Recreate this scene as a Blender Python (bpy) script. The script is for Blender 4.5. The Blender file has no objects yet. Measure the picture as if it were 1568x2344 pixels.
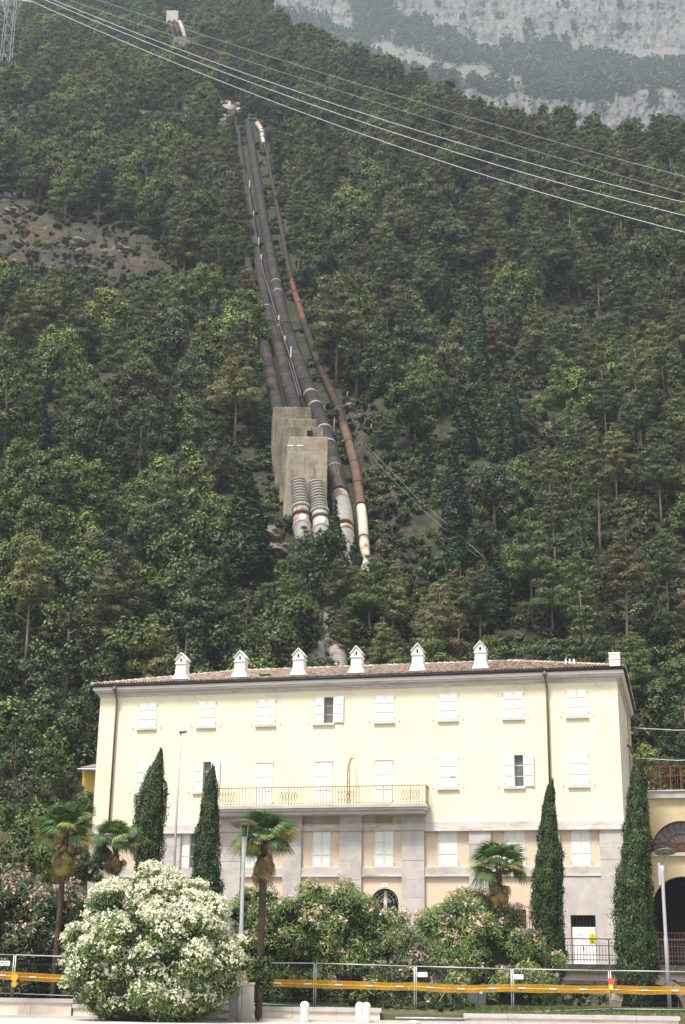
import bpy, math, random
import numpy as np
from math import radians, sin, cos, tan, pi, sqrt, atan2
from mathutils import Vector, Matrix, noise
rnd = random.Random(7)
rg = np.random.default_rng(7)
SC = bpy.context.scene
COL = SC.collection

# ------------------------------------------------------------------ camera, sky, sun, exposure
F = 3267.0; PITCH = radians(18.15); ROLL = radians(0.8); EYE = 1.5
v_f = np.array([0, cos(PITCH), sin(PITCH)]); _r = np.array([1., 0, 0]); _u = np.array([0, -sin(PITCH), cos(PITCH)])
v_r = cos(ROLL) * _r + sin(ROLL) * _u; v_u = -sin(ROLL) * _r + cos(ROLL) * _u
cd = bpy.data.cameras.new('camera'); cam = bpy.data.objects.new('camera', cd); COL.objects.link(cam); SC.camera = cam
cd.sensor_fit = 'HORIZONTAL'; cd.sensor_width = 24.0; cd.lens = 50.0; cd.clip_end = 9000; cd.clip_start = 0.5
cam.matrix_world = Matrix([[v_r[0], v_u[0], -v_f[0], 0], [v_r[1], v_u[1], -v_f[1], 0], [v_r[2], v_u[2], -v_f[2], EYE], [0, 0, 0, 1]])

SUN_EL, SUN_AZ = radians(64), radians(218)      # azimuth clockwise from +Y
w = bpy.data.worlds.new('World'); SC.world = w; w.use_nodes = True
nt = w.node_tree; bg = nt.nodes['Background']
sk = nt.nodes.new('ShaderNodeTexSky'); sk.sky_type = 'NISHITA'; sk.sun_disc = False
sk.sun_elevation = SUN_EL; sk.sun_rotation = SUN_AZ; sk.air_density = 1.0; sk.dust_density = 4.0
hs = nt.nodes.new('ShaderNodeHueSaturation'); hs.inputs['Saturation'].default_value = 0.2
nt.links.new(sk.outputs[0], hs.inputs['Color']); nt.links.new(hs.outputs[0], bg.inputs['Color'])
bg.inputs['Strength'].default_value = 0.10
sl = bpy.data.lights.new('sun', 'SUN'); sl.energy = 3.2; sl.angle = radians(11); sl.color = (1, .95, .86)
so = bpy.data.objects.new('sun', sl); COL.objects.link(so)
sd = Vector((sin(SUN_AZ) * cos(SUN_EL), cos(SUN_AZ) * cos(SUN_EL), sin(SUN_EL)))
so.rotation_euler = sd.to_track_quat('Z', 'Y').to_euler()
SC.view_settings.view_transform = 'Standard'; SC.view_settings.look = 'None'
SC.view_settings.exposure = 0.94; SC.view_settings.gamma = 1
SC.cycles.use_denoising = True
SC.cycles.max_bounces = 6; SC.cycles.diffuse_bounces = 3; SC.cycles.transparent_max_bounces = 6
SC.cycles.volume_bounces = 1; SC.cycles.volume_step_rate = 4; SC.cycles.caustics_reflective = False; SC.cycles.caustics_refractive = False
CAM = np.array([0, 0, EYE])

def ray(x, y): return v_f * F + v_r * (x - 784) + v_u * (1172 - y)
def at(x, y, Y):                                 # photograph point (1568 wide) at depth Y
    d = ray(x, y); return Vector(CAM + d * (Y / d[1]))
def proj(P):
    v = np.asarray(P) - CAM; z = v @ v_f
    return 784 + F * (v @ v_r) / z, 1172 - F * (v @ v_u) / z
SL, SY, SZ = 0.92, 100.4, 2.2                    # the hillside: z = SZ + SL * (Y - SY)
def onslope(x, y, up=0.0):
    d = ray(x, y); t = (SZ - SL * SY + up - EYE) / (d[2] - SL * d[1]); return Vector(CAM + d * t)

# ------------------------------------------------------------------ mesh helpers
def link(o, parent=None):
    COL.objects.link(o)
    if parent is not None: o.parent = parent
    return o
def tag(o, label=None, cat=None, group=None, kind=None):
    if label: o['label'] = label
    if cat: o['category'] = cat
    if group: o['group'] = group
    if kind: o['kind'] = kind
    return o
def empty(name, loc=(0, 0, 0), rz=0.0):
    o = bpy.data.objects.new(name, None); COL.objects.link(o); o.location = loc; o.rotation_euler = (0, 0, rz); o.empty_display_size = .3
    return o
def obj(name, me, parent=None, loc=None, rot=None, sc=None):
    o = bpy.data.objects.new(name, me); link(o, parent)
    if loc is not None: o.location = loc
    if rot is not None: o.rotation_euler = rot
    if sc is not None: o.scale = sc if hasattr(sc, '__len__') else (sc, sc, sc)
    return o
def np_mesh(name, V, Fc, mat, smooth=False):
    me = bpy.data.meshes.new(name); V = np.asarray(V, dtype=np.float32); Fc = np.asarray(Fc, dtype=np.int32)
    me.vertices.add(len(V)); me.vertices.foreach_set('co', V.ravel())
    k = Fc.shape[1]; n = len(Fc)
    me.loops.add(n * k); me.loops.foreach_set('vertex_index', Fc.ravel())
    me.polygons.add(n); me.polygons.foreach_set('loop_start', np.arange(0, n * k, k, dtype=np.int32))
    if smooth: me.polygons.foreach_set('use_smooth', np.ones(n, bool))
    me.materials.append(mat); me.update(calc_edges=True); me.validate()
    return me
class MB:
    def __init__(s): s.v = []; s.f = []; s.sm = []
    def add(s, vs, fs, sm=False):
        b = len(s.v); s.v += [tuple(p) for p in vs]; s.f += [tuple(b + i for i in f) for f in fs]; s.sm += [sm] * len(fs); return s
    def box(s, x0, x1, y0, y1, z0, z1):
        return s.add([(x0, y0, z0), (x1, y0, z0), (x1, y1, z0), (x0, y1, z0), (x0, y0, z1), (x1, y0, z1), (x1, y1, z1), (x0, y1, z1)],
                     [(0, 3, 2, 1), (4, 5, 6, 7), (0, 1, 5, 4), (1, 2, 6, 5), (2, 3, 7, 6), (3, 0, 4, 7)])
    def frus(s, a, b):                            # a, b = (x0,x1,y0,y1,z)
        return s.add([(a[0], a[2], a[4]), (a[1], a[2], a[4]), (a[1], a[3], a[4]), (a[0], a[3], a[4]), (b[0], b[2], b[4]), (b[1], b[2], b[4]), (b[1], b[3], b[4]), (b[0], b[3], b[4])],
                     [(0, 3, 2, 1), (4, 5, 6, 7), (0, 1, 5, 4), (1, 2, 6, 5), (2, 3, 7, 6), (3, 0, 4, 7)])
    def prism(s, poly, y0, y1):                   # polygon in x,z pushed from y0 to y1 (counter-clockwise seen from -y)
        n = len(poly); vs = [(p[0], y0, p[1]) for p in poly] + [(p[0], y1, p[1]) for p in poly]
        fs = [tuple(range(n)), tuple(range(2 * n - 1, n - 1, -1))] + [((i + 1) % n, i, n + i, n + (i + 1) % n) for i in range(n)]
        return s.add(vs, fs)
    def tube(s, pts, rad, seg=8, cap=True):
        pts = [Vector(p) for p in pts]; n = len(pts)
        if not hasattr(rad, '__len__'): rad = [rad] * n
        rings = []; ref = None
        for i, p in enumerate(pts):
            t = (pts[min(i + 1, n - 1)] - pts[max(i - 1, 0)]); t = t.normalized() if t.length > 1e-9 else Vector((0, 0, 1))
            if ref is None: ref = Vector((1, 0, 0)) if abs(t.x) < .9 else Vector((0, 1, 0))
            a = (ref - t * ref.dot(t)).normalized(); b = t.cross(a); ref = a
            rings += [p + (a * cos(2 * pi * k / seg) + b * sin(2 * pi * k / seg)) * rad[i] for k in range(seg)]
        fs = [(i * seg + k, i * seg + (k + 1) % seg, (i + 1) * seg + (k + 1) % seg, (i + 1) * seg + k) for i in range(n - 1) for k in range(seg)]
        s.add(rings, fs, seg > 5)
        if cap: b0 = len(s.v) - n * seg; s.f += [tuple(b0 + k for k in reversed(range(seg))), tuple(b0 + (n - 1) * seg + k for k in range(seg))]; s.sm += [False, False]
        return s
    def bar(s, a, b, r=.02, seg=4): return s.tube([a, b], r, seg)
    def lathe(s, prof, seg=16, c=(0, 0, 0)):
        vs = [(c[0] + r * cos(2 * pi * k / seg), c[1] + r * sin(2 * pi * k / seg), c[2] + z) for r, z in prof for k in range(seg)]
        n = len(prof)
        fs = [(i * seg + k, i * seg + (k + 1) % seg, (i + 1) * seg + (k + 1) % seg, (i + 1) * seg + k) for i in range(n - 1) for k in range(seg)]
        return s.add(vs, fs + [tuple(reversed(range(seg))), tuple((n - 1) * seg + k for k in range(seg))], True)
    def mesh(s, name, mat):
        me = bpy.data.meshes.new(name); me.from_pydata(s.v, [], s.f); me.polygons.foreach_set('use_smooth', s.sm); me.materials.append(mat); me.update(); return me
    def build(s, name, mat, parent=None, **k): return obj(name, s.mesh(name, mat), parent, **k)

# ------------------------------------------------------------------ materials
def mat_new(name):
    m = bpy.data.materials.new(name); m.use_nodes = True; n = m.node_tree.nodes; l = m.node_tree.links
    return m, n, l, n['Principled BSDF']
def rgb(c): return (c[0], c[1], c[2], 1)
def noise_node(n, l, scale, detail=4, coord='Object', stretch=None, rough=.55):
    tc = n.new('ShaderNodeTexCoord'); nz = n.new('ShaderNodeTexNoise'); nz.inputs['Scale'].default_value = scale; nz.inputs['Detail'].default_value = detail; nz.inputs['Roughness'].default_value = rough
    src = tc.outputs[coord] if coord in tc.outputs else tc.outputs['Object']
    if coord == 'World':
        g = n.new('ShaderNodeNewGeometry'); src = g.outputs['Position']
    if stretch:
        mp = n.new('ShaderNodeMapping'); mp.inputs['Scale'].default_value = stretch; l.new(src, mp.inputs[0]); src = mp.outputs[0]
    l.new(src, nz.inputs['Vector']); return nz.outputs['Fac']
def ramp(n, l, fac, stops):
    r = n.new('ShaderNodeValToRGB'); e = r.color_ramp.elements
    while len(e) < len(stops): e.new(0.5)
    for i, (p, c) in enumerate(stops): e[i].position = p; e[i].color = rgb(c)
    l.new(fac, r.inputs[0]); return r.outputs[0]
def mix(n, l, fac, a, b, mode='MIX'):
    m = n.new('ShaderNodeMix'); m.data_type = 'RGBA'; m.blend_type = mode
    if isinstance(fac, (int, float)): m.inputs[0].default_value = fac
    else: l.new(fac, m.inputs[0])
    for s, i in ((a, 6), (b, 7)):
        if isinstance(s, tuple): m.inputs[i].default_value = rgb(s)
        else: l.new(s, m.inputs[i])
    return m.outputs[2]
def surf(name, c1, c2, scale=3, rough=.85, stain=None, stain_scale=.6, stain_pos=(.52, .7), bump=0.0, bscale=20, stretch=None, metal=0, fine=None, stain2=None):
    m, n, l, b = mat_new(name)
    col = ramp(n, l, noise_node(n, l, scale, 6, 'World'), [(.3, c1), (.7, c2)])
    if fine:
        f = noise_node(n, l, fine[0], 3, 'World'); col = mix(n, l, .8, col, ramp(n, l, f, [(.3, (fine[1],) * 3), (.7, (fine[2],) * 3)]), 'MULTIPLY')
    if name == 'rubble_stone':
        oi = n.new('ShaderNodeObjectInfo'); col = mix(n, l, 1, col, ramp(n, l, oi.outputs['Random'], [(0, (.5, .48, .45)), (.5, (.95, .93, .88)), (1, (1.35, 1.3, 1.2))]), 'MULTIPLY')
    if stain:
        s = noise_node(n, l, stain_scale, 7, 'World', stretch or (1, 1, .35), .65)
        fr = ramp(n, l, s, [(stain_pos[0], (0, 0, 0)), (stain_pos[1], (1, 1, 1))]); col = mix(n, l, fr, col, stain)
    if stain2:
        c2_, s2_, p2_, st2_ = stain2; col = mix(n, l, ramp(n, l, noise_node(n, l, s2_, 6, 'World', st2_, .7), [(p2_[0], (0, 0, 0)), (p2_[1], (.85, .85, .85))]), col, c2_)
    l.new(col, b.inputs['Base Color']); b.inputs['Roughness'].default_value = rough; b.inputs['Specular IOR Level'].default_value = .5 if rough < .45 else .15; b.inputs['Metallic'].default_value = metal
    if bump:
        bp = n.new('ShaderNodeBump'); bp.inputs['Strength'].default_value = bump; l.new(noise_node(n, l, bscale, 5, 'World'), bp.inputs['Height']); l.new(bp.outputs[0], b.inputs['Normal'])
    return m
def leafmat(name, cols, trans=.14, nscale=.9, rough=.6, isl=.20, ow=.42):
    """leaf colours: random from leaf to leaf and in patches of growth"""
    m, n, l, b = mat_new(name); n.remove(b)
    g = n.new('ShaderNodeNewGeometry'); oi = n.new('ShaderNodeObjectInfo')
    nz = noise_node(n, l, nscale, 3, 'Object')
    a = n.new('ShaderNodeMath'); a.operation = 'MULTIPLY_ADD'; a.inputs[1].default_value = isl; l.new(g.outputs['Random Per Island'], a.inputs[0]); l.new(nz, a.inputs[2])
    a2 = n.new('ShaderNodeMath'); a2.operation = 'MULTIPLY_ADD'; a2.inputs[1].default_value = ow; l.new(oi.outputs['Random'], a2.inputs[0]); l.new(a.outputs[0], a2.inputs[2])
    k = len(cols); col = ramp(n, l, a2.outputs[0], [((.30 + .20 * isl) + (.40 + .8 * isl + ow) * i / (k - 1), c) for i, c in enumerate(cols)])
    d = n.new('ShaderNodeBsdfDiffuse'); t = n.new('ShaderNodeBsdfTranslucent'); mx = n.new('ShaderNodeMixShader'); mx.inputs[0].default_value = trans
    l.new(col, d.inputs[0]); l.new(col, t.inputs[0]); l.new(d.outputs[0], mx.inputs[1]); l.new(t.outputs[0], mx.inputs[2])
    gl = n.new('ShaderNodeBsdfGlossy'); gl.inputs['Roughness'].default_value = rough; gl.inputs[0].default_value = (.8, .85, .9, 1)
    m2 = n.new('ShaderNodeMixShader'); m2.inputs[0].default_value = .035; l.new(mx.outputs[0], m2.inputs[1]); l.new(gl.outputs[0], m2.inputs[2])
    l.new(m2.outputs[0], n['Material Output'].inputs[0]); return m

M = {}
M['cream'] = surf('cream_stucco', (.80, .735, .55), (.83, .77, .60), .5, .9, stain=(.70, .62, .46), stain_scale=.9, stain_pos=(.50, .95), stretch=(1, 1, .12), fine=(9, .93, 1.04))
M['cream_worn'] = surf('worn_stucco', (.76, .70, .57), (.80, .75, .62), 1.2, .9, stain=(.56, .47, .40), stain_scale=.9, stain_pos=(.46, .72), stretch=(1, 1, .6), fine=(8, .9, 1.03))
M['peach'] = surf('peach_stucco', (.64, .51, .38), (.70, .58, .45), .6, .9, stain=(.70, .60, .44), stain_scale=.6, stain_pos=(.5, .75), fine=(10, .92, 1.04))
M['yellow'] = surf('yellow_stucco', (.60, .50, .31), (.66, .56, .37), .5, .9, stain=(.52, .40, .22), stain_scale=.5, fine=(9, .9, 1.05))
M['ochre'] = surf('ochre_stucco', (.44, .31, .08), (.52, .38, .11), .8, .9, stain=(.4, .22, .05), stain_scale=.8)
M['stone'] = surf('grey_granite', (.42, .385, .36), (.59, .55, .515), 1.3, .85, stain=(.54, .47, .41), stain_scale=1.1, fine=(30, .78, 1.12), bump=.2, bscale=30)
M['stone_pale'] = surf('pale_stone', (.58, .53, .49), (.68, .63, .59), 1.5, .85, stain=(.38, .33, .28), stain_scale=1.5, fine=(25, .85, 1.08), stretch=(.5, .5, 3))
M['stone_dark'] = surf('dark_stone', (.14, .13, .14), (.24, .22, .21), 2, .9, stain=(.09, .08, .07), stain_scale=2, fine=(30, .75, 1.1))
M['rubble'] = surf('rubble_stone', (.20, .17, .14), (.36, .32, .26), 2.2, .95, stain=(.10, .13, .06), stain_scale=.9, fine=(12, .7, 1.15), bump=.5, bscale=8)
M['moss'] = surf('mossy_ledge', (.045, .042, .035), (.13, .12, .10), 3, .95, stain=(.20, .18, .14), stain_scale=2.5, stain_pos=(.58, .7), stretch=(1, 1, 1), fine=(12, .6, 1.2))
M['white'] = surf('white_paint', (.80, .80, .77), (.84, .84, .81), 2, .6, fine=(20, .97, 1.02))
M['limewash'] = surf('limewash', (.80, .79, .75), (.85, .84, .80), 3, .9, stain=(.66, .62, .56), stain_scale=1.6, stain_pos=(.6, .85))
M['shutter'] = surf('shutter_paint', (.74, .76, .70), (.79, .80, .74), 3, .6, fine=(18, .95, 1.02))
M['gutter'] = surf('dark_copper', (.028, .022, .022), (.05, .04, .036), 6, .5)
M['downpipe'] = surf('brown_pipe', (.15, .10, .085), (.22, .16, .13), 5, .6)
M['iron'] = surf('rusty_iron', (.20, .13, .07), (.34, .23, .12), 12, .8)
M['iron_dark'] = surf('dark_iron', (.07, .065, .07), (.13, .11, .11), 10, .7)
M['rustiron'] = surf('orange_rust_iron', (.13, .055, .03), (.24, .11, .05), 10, .8)
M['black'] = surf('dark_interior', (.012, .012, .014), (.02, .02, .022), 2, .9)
M['glass'] = surf('window_glass', (.10, .10, .12), (.16, .16, .18), 1.2, .25)
M['galv'] = surf('galvanised_steel', (.42, .43, .45), (.55, .56, .58), 6, .45, metal=.3)
M['lamp_grey'] = surf('lamp_grey', (.38, .39, .41), (.46, .47, .49), 3, .5)
M['disc'] = surf('lamp_disc', (.17, .16, .14), (.24, .22, .17), 9, .6)
M['disc_yellow'] = surf('disc_centre', (.26, .22, .10), (.34, .29, .14), 12, .6)  # plain yellowish colour of the reflector centre
M['orange'] = surf('orange_plastic', (.48, .25, .04), (.58, .33, .05), 8, .5)
M['tapeyellow'] = surf('yellow_band', (.66, .38, .03), (.72, .46, .05), 4, .5)
M['red'] = surf('red_lens', (.55, .06, .03), (.65, .10, .05), 8, .3)
M['signyellow'] = surf('sign_yellow', (.80, .66, .02), (.84, .70, .04), 8, .5)
M['signwhite'] = surf('sign_white', (.78, .78, .76), (.84, .84, .82), 8, .5)
M['teal'] = surf('teal_print', (.05, .30, .34), (.08, .36, .40), 8, .5)
M['blueprint'] = surf('blue_print', (.08, .28, .50), (.12, .34, .56), 8, .5)
M['carblue'] = surf('dark_blue_paint', (.012, .02, .045), (.02, .03, .06), 2, .25)
M['wood'] = surf('weathered_wood', (.16, .12, .09), (.25, .2, .15), 6, .85)
M['bingrey'] = surf('grey_green_metal', (.07, .085, .09), (.10, .115, .12), 4, .6)
M['kerb'] = surf('wall_plaster', (.66, .55, .48), (.78, .70, .62), 1.8, .9, stain=(.50, .40, .34), stain_scale=1.4, stain_pos=(.52, .8), fine=(18, .9, 1.05))
M['coping'] = surf('wall_coping', (.46, .42, .42), (.58, .54, .52), 2, .85, fine=(20, .85, 1.05))
M['cab'] = surf('cabinet_concrete', (.50, .47, .42), (.60, .57, .52), 2, .8, stain=(.32, .27, .22), stain_scale=2.2, stain_pos=(.55, .75), fine=(20, .9, 1.05))
M['road'] = surf('pale_paving', (.40, .38, .35), (.50, .48, .44), 1.2, .9, fine=(10, .85, 1.05))
M['soil'] = surf('garden_soil', (.07, .08, .035), (.13, .12, .07), .8, .95, fine=(8, .7, 1.1))
M['concrete'] = surf('weathered_concrete', (.15, .125, .095), (.31, .27, .21), .5, .9, stain=(.36, .34, .30), stain_scale=.5, stain_pos=(.56, .75), stretch=(1, 1, .3), fine=(4, .7, 1.12), bump=.3, bscale=3, stain2=((.07, .06, .045), 1.1, (.48, .68), (1, 1, .12)))
M['concrete_rust'] = surf('rust_stained_concrete', (.22, .19, .15), (.48, .43, .35), .25, .9, stain=(.30, .19, .125), stain_scale=.6, stain_pos=(.52, .64), stretch=(1, 1, .6), fine=(3, .72, 1.12), bump=.3, bscale=3, stain2=((.12, .10, .075), .9, (.50, .70), (1, 1, .14)))
M['pipe'] = surf('dark_pipe', (.014, .013, .015), (.048, .042, .043), .8, .8, stain=(.085, .055, .042), stain_scale=.5, stain_pos=(.50, .70), fine=(3, .7, 1.15), stretch=(1, 1, 1))
M['pipe_brown'] = surf('brown_ribbed_pipe', (.085, .065, .055), (.15, .115, .10), 1, .6, stain=(.20, .18, .18), stain_scale=.8, stain_pos=(.58, .7), fine=(5, .7, 1.1))
M['pipe_white'] = surf('white_ribbed_pipe', (.42, .40, .38), (.62, .60, .57), .7, .6, stain=(.30, .17, .12), stain_scale=.7, stain_pos=(.55, .74), stretch=(1, 1, 1), fine=(6, .75, 1.1))
M['pipe_groove'] = surf('pipe_groove', (.16, .125, .10), (.27, .22, .19), 1.2, .8, fine=(5, .7, 1.1))  # rust brown; the shade between the bands is put into this colour too
M['pipe_grey'] = surf('grey_pipe_ring', (.22, .22, .24), (.34, .34, .36), 1.5, .55, fine=(5, .8, 1.1))
M['pipe_rust'] = surf('rusty_pipe', (.095, .06, .048), (.165, .10, .075), .5, .8, stain=(.10, .055, .045), stain_scale=.5, fine=(4, .75, 1.1))
M['pipe_rustdark'] = surf('dark_rusty_pipe', (.026, .018, .016), (.065, .04, .032), .5, .8, fine=(4, .75, 1.1))
M['pipe_orange'] = surf('bright_rust_pipe', (.10, .042, .026), (.16, .062, .036), .6, .8, fine=(4, .75, 1.1))
M['pipe_pale'] = surf('pale_rust_pipe', (.42, .37, .31), (.52, .48, .42), .8, .7, stain=(.28, .13, .07), stain_scale=.7, stain_pos=(.50, .62), stretch=(1, 1, .5), fine=(4, .85, 1.08))
M['rock'] = surf('hill_rock', (.09, .08, .07), (.25, .23, .205), .5, .95, stain=(.22, .14, .07), stain_scale=.5, stain_pos=(.5, .62), stretch=(1, 1, 1), fine=(2.5, .65, 1.15), bump=.6, bscale=1.5)
M['bark'] = surf('bark', (.10, .075, .06), (.20, .15, .12), 3, .95)
M['pinebark'] = surf('pine_bark', (.17, .11, .085), (.30, .21, .17), 3, .95)
M['palmbark'] = surf('palm_bark', (.04, .03, .025), (.11, .08, .062), 8, .95, fine=(25, .6, 1.2))
M['cable'] = surf('cable_metal', (.62, .64, .66), (.7, .72, .74), 3, .5)
M['cable_thin'] = surf('thin_cable', (.30, .31, .34), (.36, .38, .4), 3, .5)

LEAF = {
 'dark green':   leafmat('leaf_dark_green', [(.018, .032, 0.009), (.042, .066, 0.018), (.080, .112, 0.033), (.135, .170, 0.051)]),
 'mid green':    leafmat('leaf_mid_green', [(.028, .046, 0.012), (.064, .098, 0.025), (.124, .170, 0.041), (.195, .250, 0.062)]),
 'bright green': leafmat('leaf_bright_green', [(.050, .078, 0.017), (.115, .165, 0.034), (.195, .255, 0.055), (.295, .350, 0.082)]),
 'olive':        leafmat('leaf_olive', [(.036, .040, 0.014), (.080, .086, 0.027), (.145, .148, 0.047), (.225, .210, 0.069)]),
 'brownish':     leafmat('leaf_brownish', [(.038, .033, 0.016), (.072, .062, 0.028), (.118, .098, 0.042), (.175, .130, 0.055)]),
 'greyish green': leafmat('leaf_grey_green', [(.034, .044, 0.022), (.070, .088, 0.042), (.125, .148, 0.069), (.195, .220, 0.101)]),
}
M['cypress'] = leafmat('cypress_leaf', [(.006, .016, .003), (.014, .034, .006), (.030, .062, .011), (.068, .10, .018), (.15, .15, .03)], .1, 3, isl=.45, ow=.06)
M['hillcypress'] = leafmat('hill_cypress_leaf', [(.007, .017, .004), (.016, .036, .008), (.034, .062, .012), (.06, .092, .02)], .12, 1)
M['cores'] = surf('shade_core', (.014, .020, .009), (.036, .042, .02), 9, .95)  # near-black green standing in for the shade inside the foliage
M['oleander'] = leafmat('oleander_leaf', [(.038, .074, .022), (.10, .17, .05), (.21, .29, .085), (.30, .38, .12), (.40, .41, .12)], .25, 1.2, isl=.45, ow=.1)
M['oleander_grey'] = leafmat('oleander_leaf_grey', [(.03, .05, .022), (.07, .10, .042), (.14, .18, .075), (.21, .26, .11), (.28, .28, .09)], .25, 1.2, isl=.45, ow=.1)
M['petal_white'] = leafmat('white_petals', [(.66, .64, .42), (.76, .74, .55), (.83, .82, .68), (.85, .84, .74)], .3, 2, isl=.45, ow=.1)
M['petal_pink'] = leafmat('pink_petals', [(.60, .32, .33), (.68, .42, .42), (.74, .54, .52), (.80, .66, .62)], .3, 2, isl=.45, ow=.1)
M['frond'] = leafmat('palm_frond', [(.03, .065, .025), (.065, .13, .04), (.12, .20, .055), (.20, .28, .08)], .25, 1.5)
M['frond_yellow'] = leafmat('palm_frond_yellow', [(.14, .16, .03), (.26, .26, .05), (.38, .32, .06), (.46, .34, .09)], .25, 1.5)
M['frond_dead'] = leafmat('palm_frond_dead', [(.09, .055, .03), (.19, .12, .06), (.31, .21, .10), (.45, .33, .17)], .15, 2)
M['grass'] = leafmat('grass_blades', [(.06, .10, .03), (.10, .15, .04), (.15, .20, .06), (.22, .24, .09)], .3, .6)

# tile: colour differs from tile to tile
def tilemat():
    m, n, l, b = mat_new('roof_tile'); g = n.new('ShaderNodeNewGeometry'); oi = n.new('ShaderNodeObjectInfo')
    a = n.new('ShaderNodeMath'); a.operation = 'ADD'; l.new(g.outputs['Random Per Island'], a.inputs[0]); l.new(oi.outputs['Random'], a.inputs[1])
    fr = n.new('ShaderNodeMath'); fr.operation = 'FRACT'; l.new(a.outputs[0], fr.inputs[0])
    c = ramp(n, l, fr.outputs[0], [(0, (.20, .15, .135)), (.25, (.38, .28, .24)), (.5, (.50, .39, .33)), (.75, (.60, .47, .37)), (1, (.52, .45, .41))])
    nz = noise_node(n, l, 6, 4, 'World'); c = mix(n, l, 1, c, ramp(n, l, nz, [(.3, (.7, .7, .7)), (.7, (1.1, 1.1, 1.1))]), 'MULTIPLY')
    l.new(c, b.inputs['Base Color']); b.inputs['Roughness'].default_value = .9; return m
M['tile'] = tilemat()

def terrainmat(name, rocks, soils, vary=.08, kk=.64, mamp=1.2):
    m, n, l, b = mat_new(name)
    at_ = n.new('ShaderNodeAttribute'); at_.attribute_name = 'rock'
    n1 = noise_node(n, l, vary, 8, 'World', (1, 1, .4), .7); n2 = noise_node(n, l, vary * 9, 7, 'World', (1, 1, .3), .72)
    rc = ramp(n, l, n2, [(.28, rocks[0]), (.5, rocks[1]), (.75, rocks[2])])
    rc = mix(n, l, ramp(n, l, n1, [(.46, (0, 0, 0)), (.60, (.85, .85, .85))]), rc, rocks[3])
    gm = n.new('ShaderNodeNewGeometry'); mp = n.new('ShaderNodeMapping'); mp.inputs['Scale'].default_value = (1, 1, .28); nzv = n.new('ShaderNodeTexNoise'); nzv.inputs['Scale'].default_value = vary * 8; nzv.inputs['Detail'].default_value = 4
    l.new(gm.outputs['Position'], mp.inputs[0]); l.new(gm.outputs['Position'], nzv.inputs['Vector']); va = n.new('ShaderNodeVectorMath'); va.operation = 'MULTIPLY_ADD'; va.inputs[1].default_value = (.5 / vary,) * 3; l.new(nzv.outputs['Color'], va.inputs[0]); l.new(mp.outputs[0], va.inputs[2])
    for vs_, dk in ((vary * 3.2, .42), (vary * 9, .5)):
        vo = n.new('ShaderNodeTexVoronoi'); vo.feature = 'DISTANCE_TO_EDGE'; vo.inputs['Scale'].default_value = vs_; l.new(va.outputs[0], vo.inputs['Vector'])
        rc = mix(n, l, 1, rc, ramp(n, l, vo.outputs['Distance'], [(0, (dk,) * 3), (.16, (1, 1, 1))]), 'MULTIPLY')
    sc = ramp(n, l, noise_node(n, l, vary * 6, 7, 'World'), [(.3, soils[0]), (.5, soils[1]), (.72, soils[2])])
    mm = n.new('ShaderNodeMath'); mm.operation = 'MULTIPLY_ADD'; mm.inputs[1].default_value = mamp
    l.new(noise_node(n, l, vary * 5, 8, 'World', None, .7), mm.inputs[0]); l.new(at_.outputs['Fac'], mm.inputs[2])
    ms = n.new('ShaderNodeMath'); ms.operation = 'MULTIPLY'; ms.inputs[1].default_value = .5; l.new(mm.outputs[0], ms.inputs[0]); k = ramp(n, l, ms.outputs[0], [(kk - .05, (0, 0, 0)), (kk + .03, (1, 1, 1))])
    fz = noise_node(n, l, vary * 14, 7, 'World', None, .7); rc = mix(n, l, 1, rc, ramp(n, l, fz, [(.32, (.55,) * 3), (.68, (1.3,) * 3)]), 'MULTIPLY'); sc = mix(n, l, 1, sc, ramp(n, l, fz, [(.36, (.35,) * 3), (.66, (1.6,) * 3)]), 'MULTIPLY')
    c = mix(n, l, k, sc, rc); l.new(c, b.inputs['Base Color']); b.inputs['Roughness'].default_value = .95
    bp = n.new('ShaderNodeBump'); bp.inputs['Strength'].default_value = .6; bp.inputs['Distance'].default_value = .6
    l.new(noise_node(n, l, vary * 12, 8, 'World', None, .7), bp.inputs['Height']); l.new(bp.outputs[0], b.inputs['Normal'])
    return m
M['hill'] = terrainmat('hillside_ground', [(.014, .012, .009), (.052, .044, .034), (.15, .13, .105), (.10, .06, .026)], [(.009, .012, .004), (.022, .028, .009), (.06, .056, .018)], .12)
M['mount'] = terrainmat('limestone_cliff', [(.135, .128, .118), (.185, .178, .168), (.235, .226, .212), (.25, .23, .20)], [(.02, .03, .014), (.04, .052, .024), (.075, .085, .038)], .028, .56, .75)

# ------------------------------------------------------------------ areas measured on the photograph, used to lay out the slope
def inpoly(x, y, poly):
    c = False; j = len(poly) - 1
    for i in range(len(poly)):
        xi, yi = poly[i]; xj, yj = poly[j]
        if (yi > y) != (yj > y) and x < (xj - xi) * (y - yi) / (yj - yi) + xi: c = not c
        j = i
    return c
OUTCROP = [(-60, 440), (40, 455), (90, 490), (150, 520), (230, 510), (300, 530), (360, 560), (380, 610), (330, 640), (200, 625), (60, 620), (0, 590), (-60, 600)]
CLEAR = [(770, 880), (840, 905), (905, 960), (830, 985), (850, 1040), (915, 1080), (905, 1150), (965, 1230), (1010, 1290), (985, 1345), (900, 1330), (850, 1290), (842, 1150), (800, 1000), (770, 930)]
LEDGE = [(590, 1180), (650, 1180), (655, 1290), (600, 1300), (585, 1230)]
BROWN = [(1240, 695), (1330, 690), (1400, 705), (1430, 728), (1360, 738), (1290, 722)]
BROWN2 = [(1190, 1000), (1260, 990), (1265, 1030), (1190, 1035)]
BROWN3 = [(1375, 1225), (1480, 1215), (1560, 1240), (1480, 1262), (1390, 1262)]
SMALLROCK = [(300, 245), (350, 255), (362, 285), (330, 285)]
RUIN = [(500, 215), (545, 215), (560, 285), (520, 290)]
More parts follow.
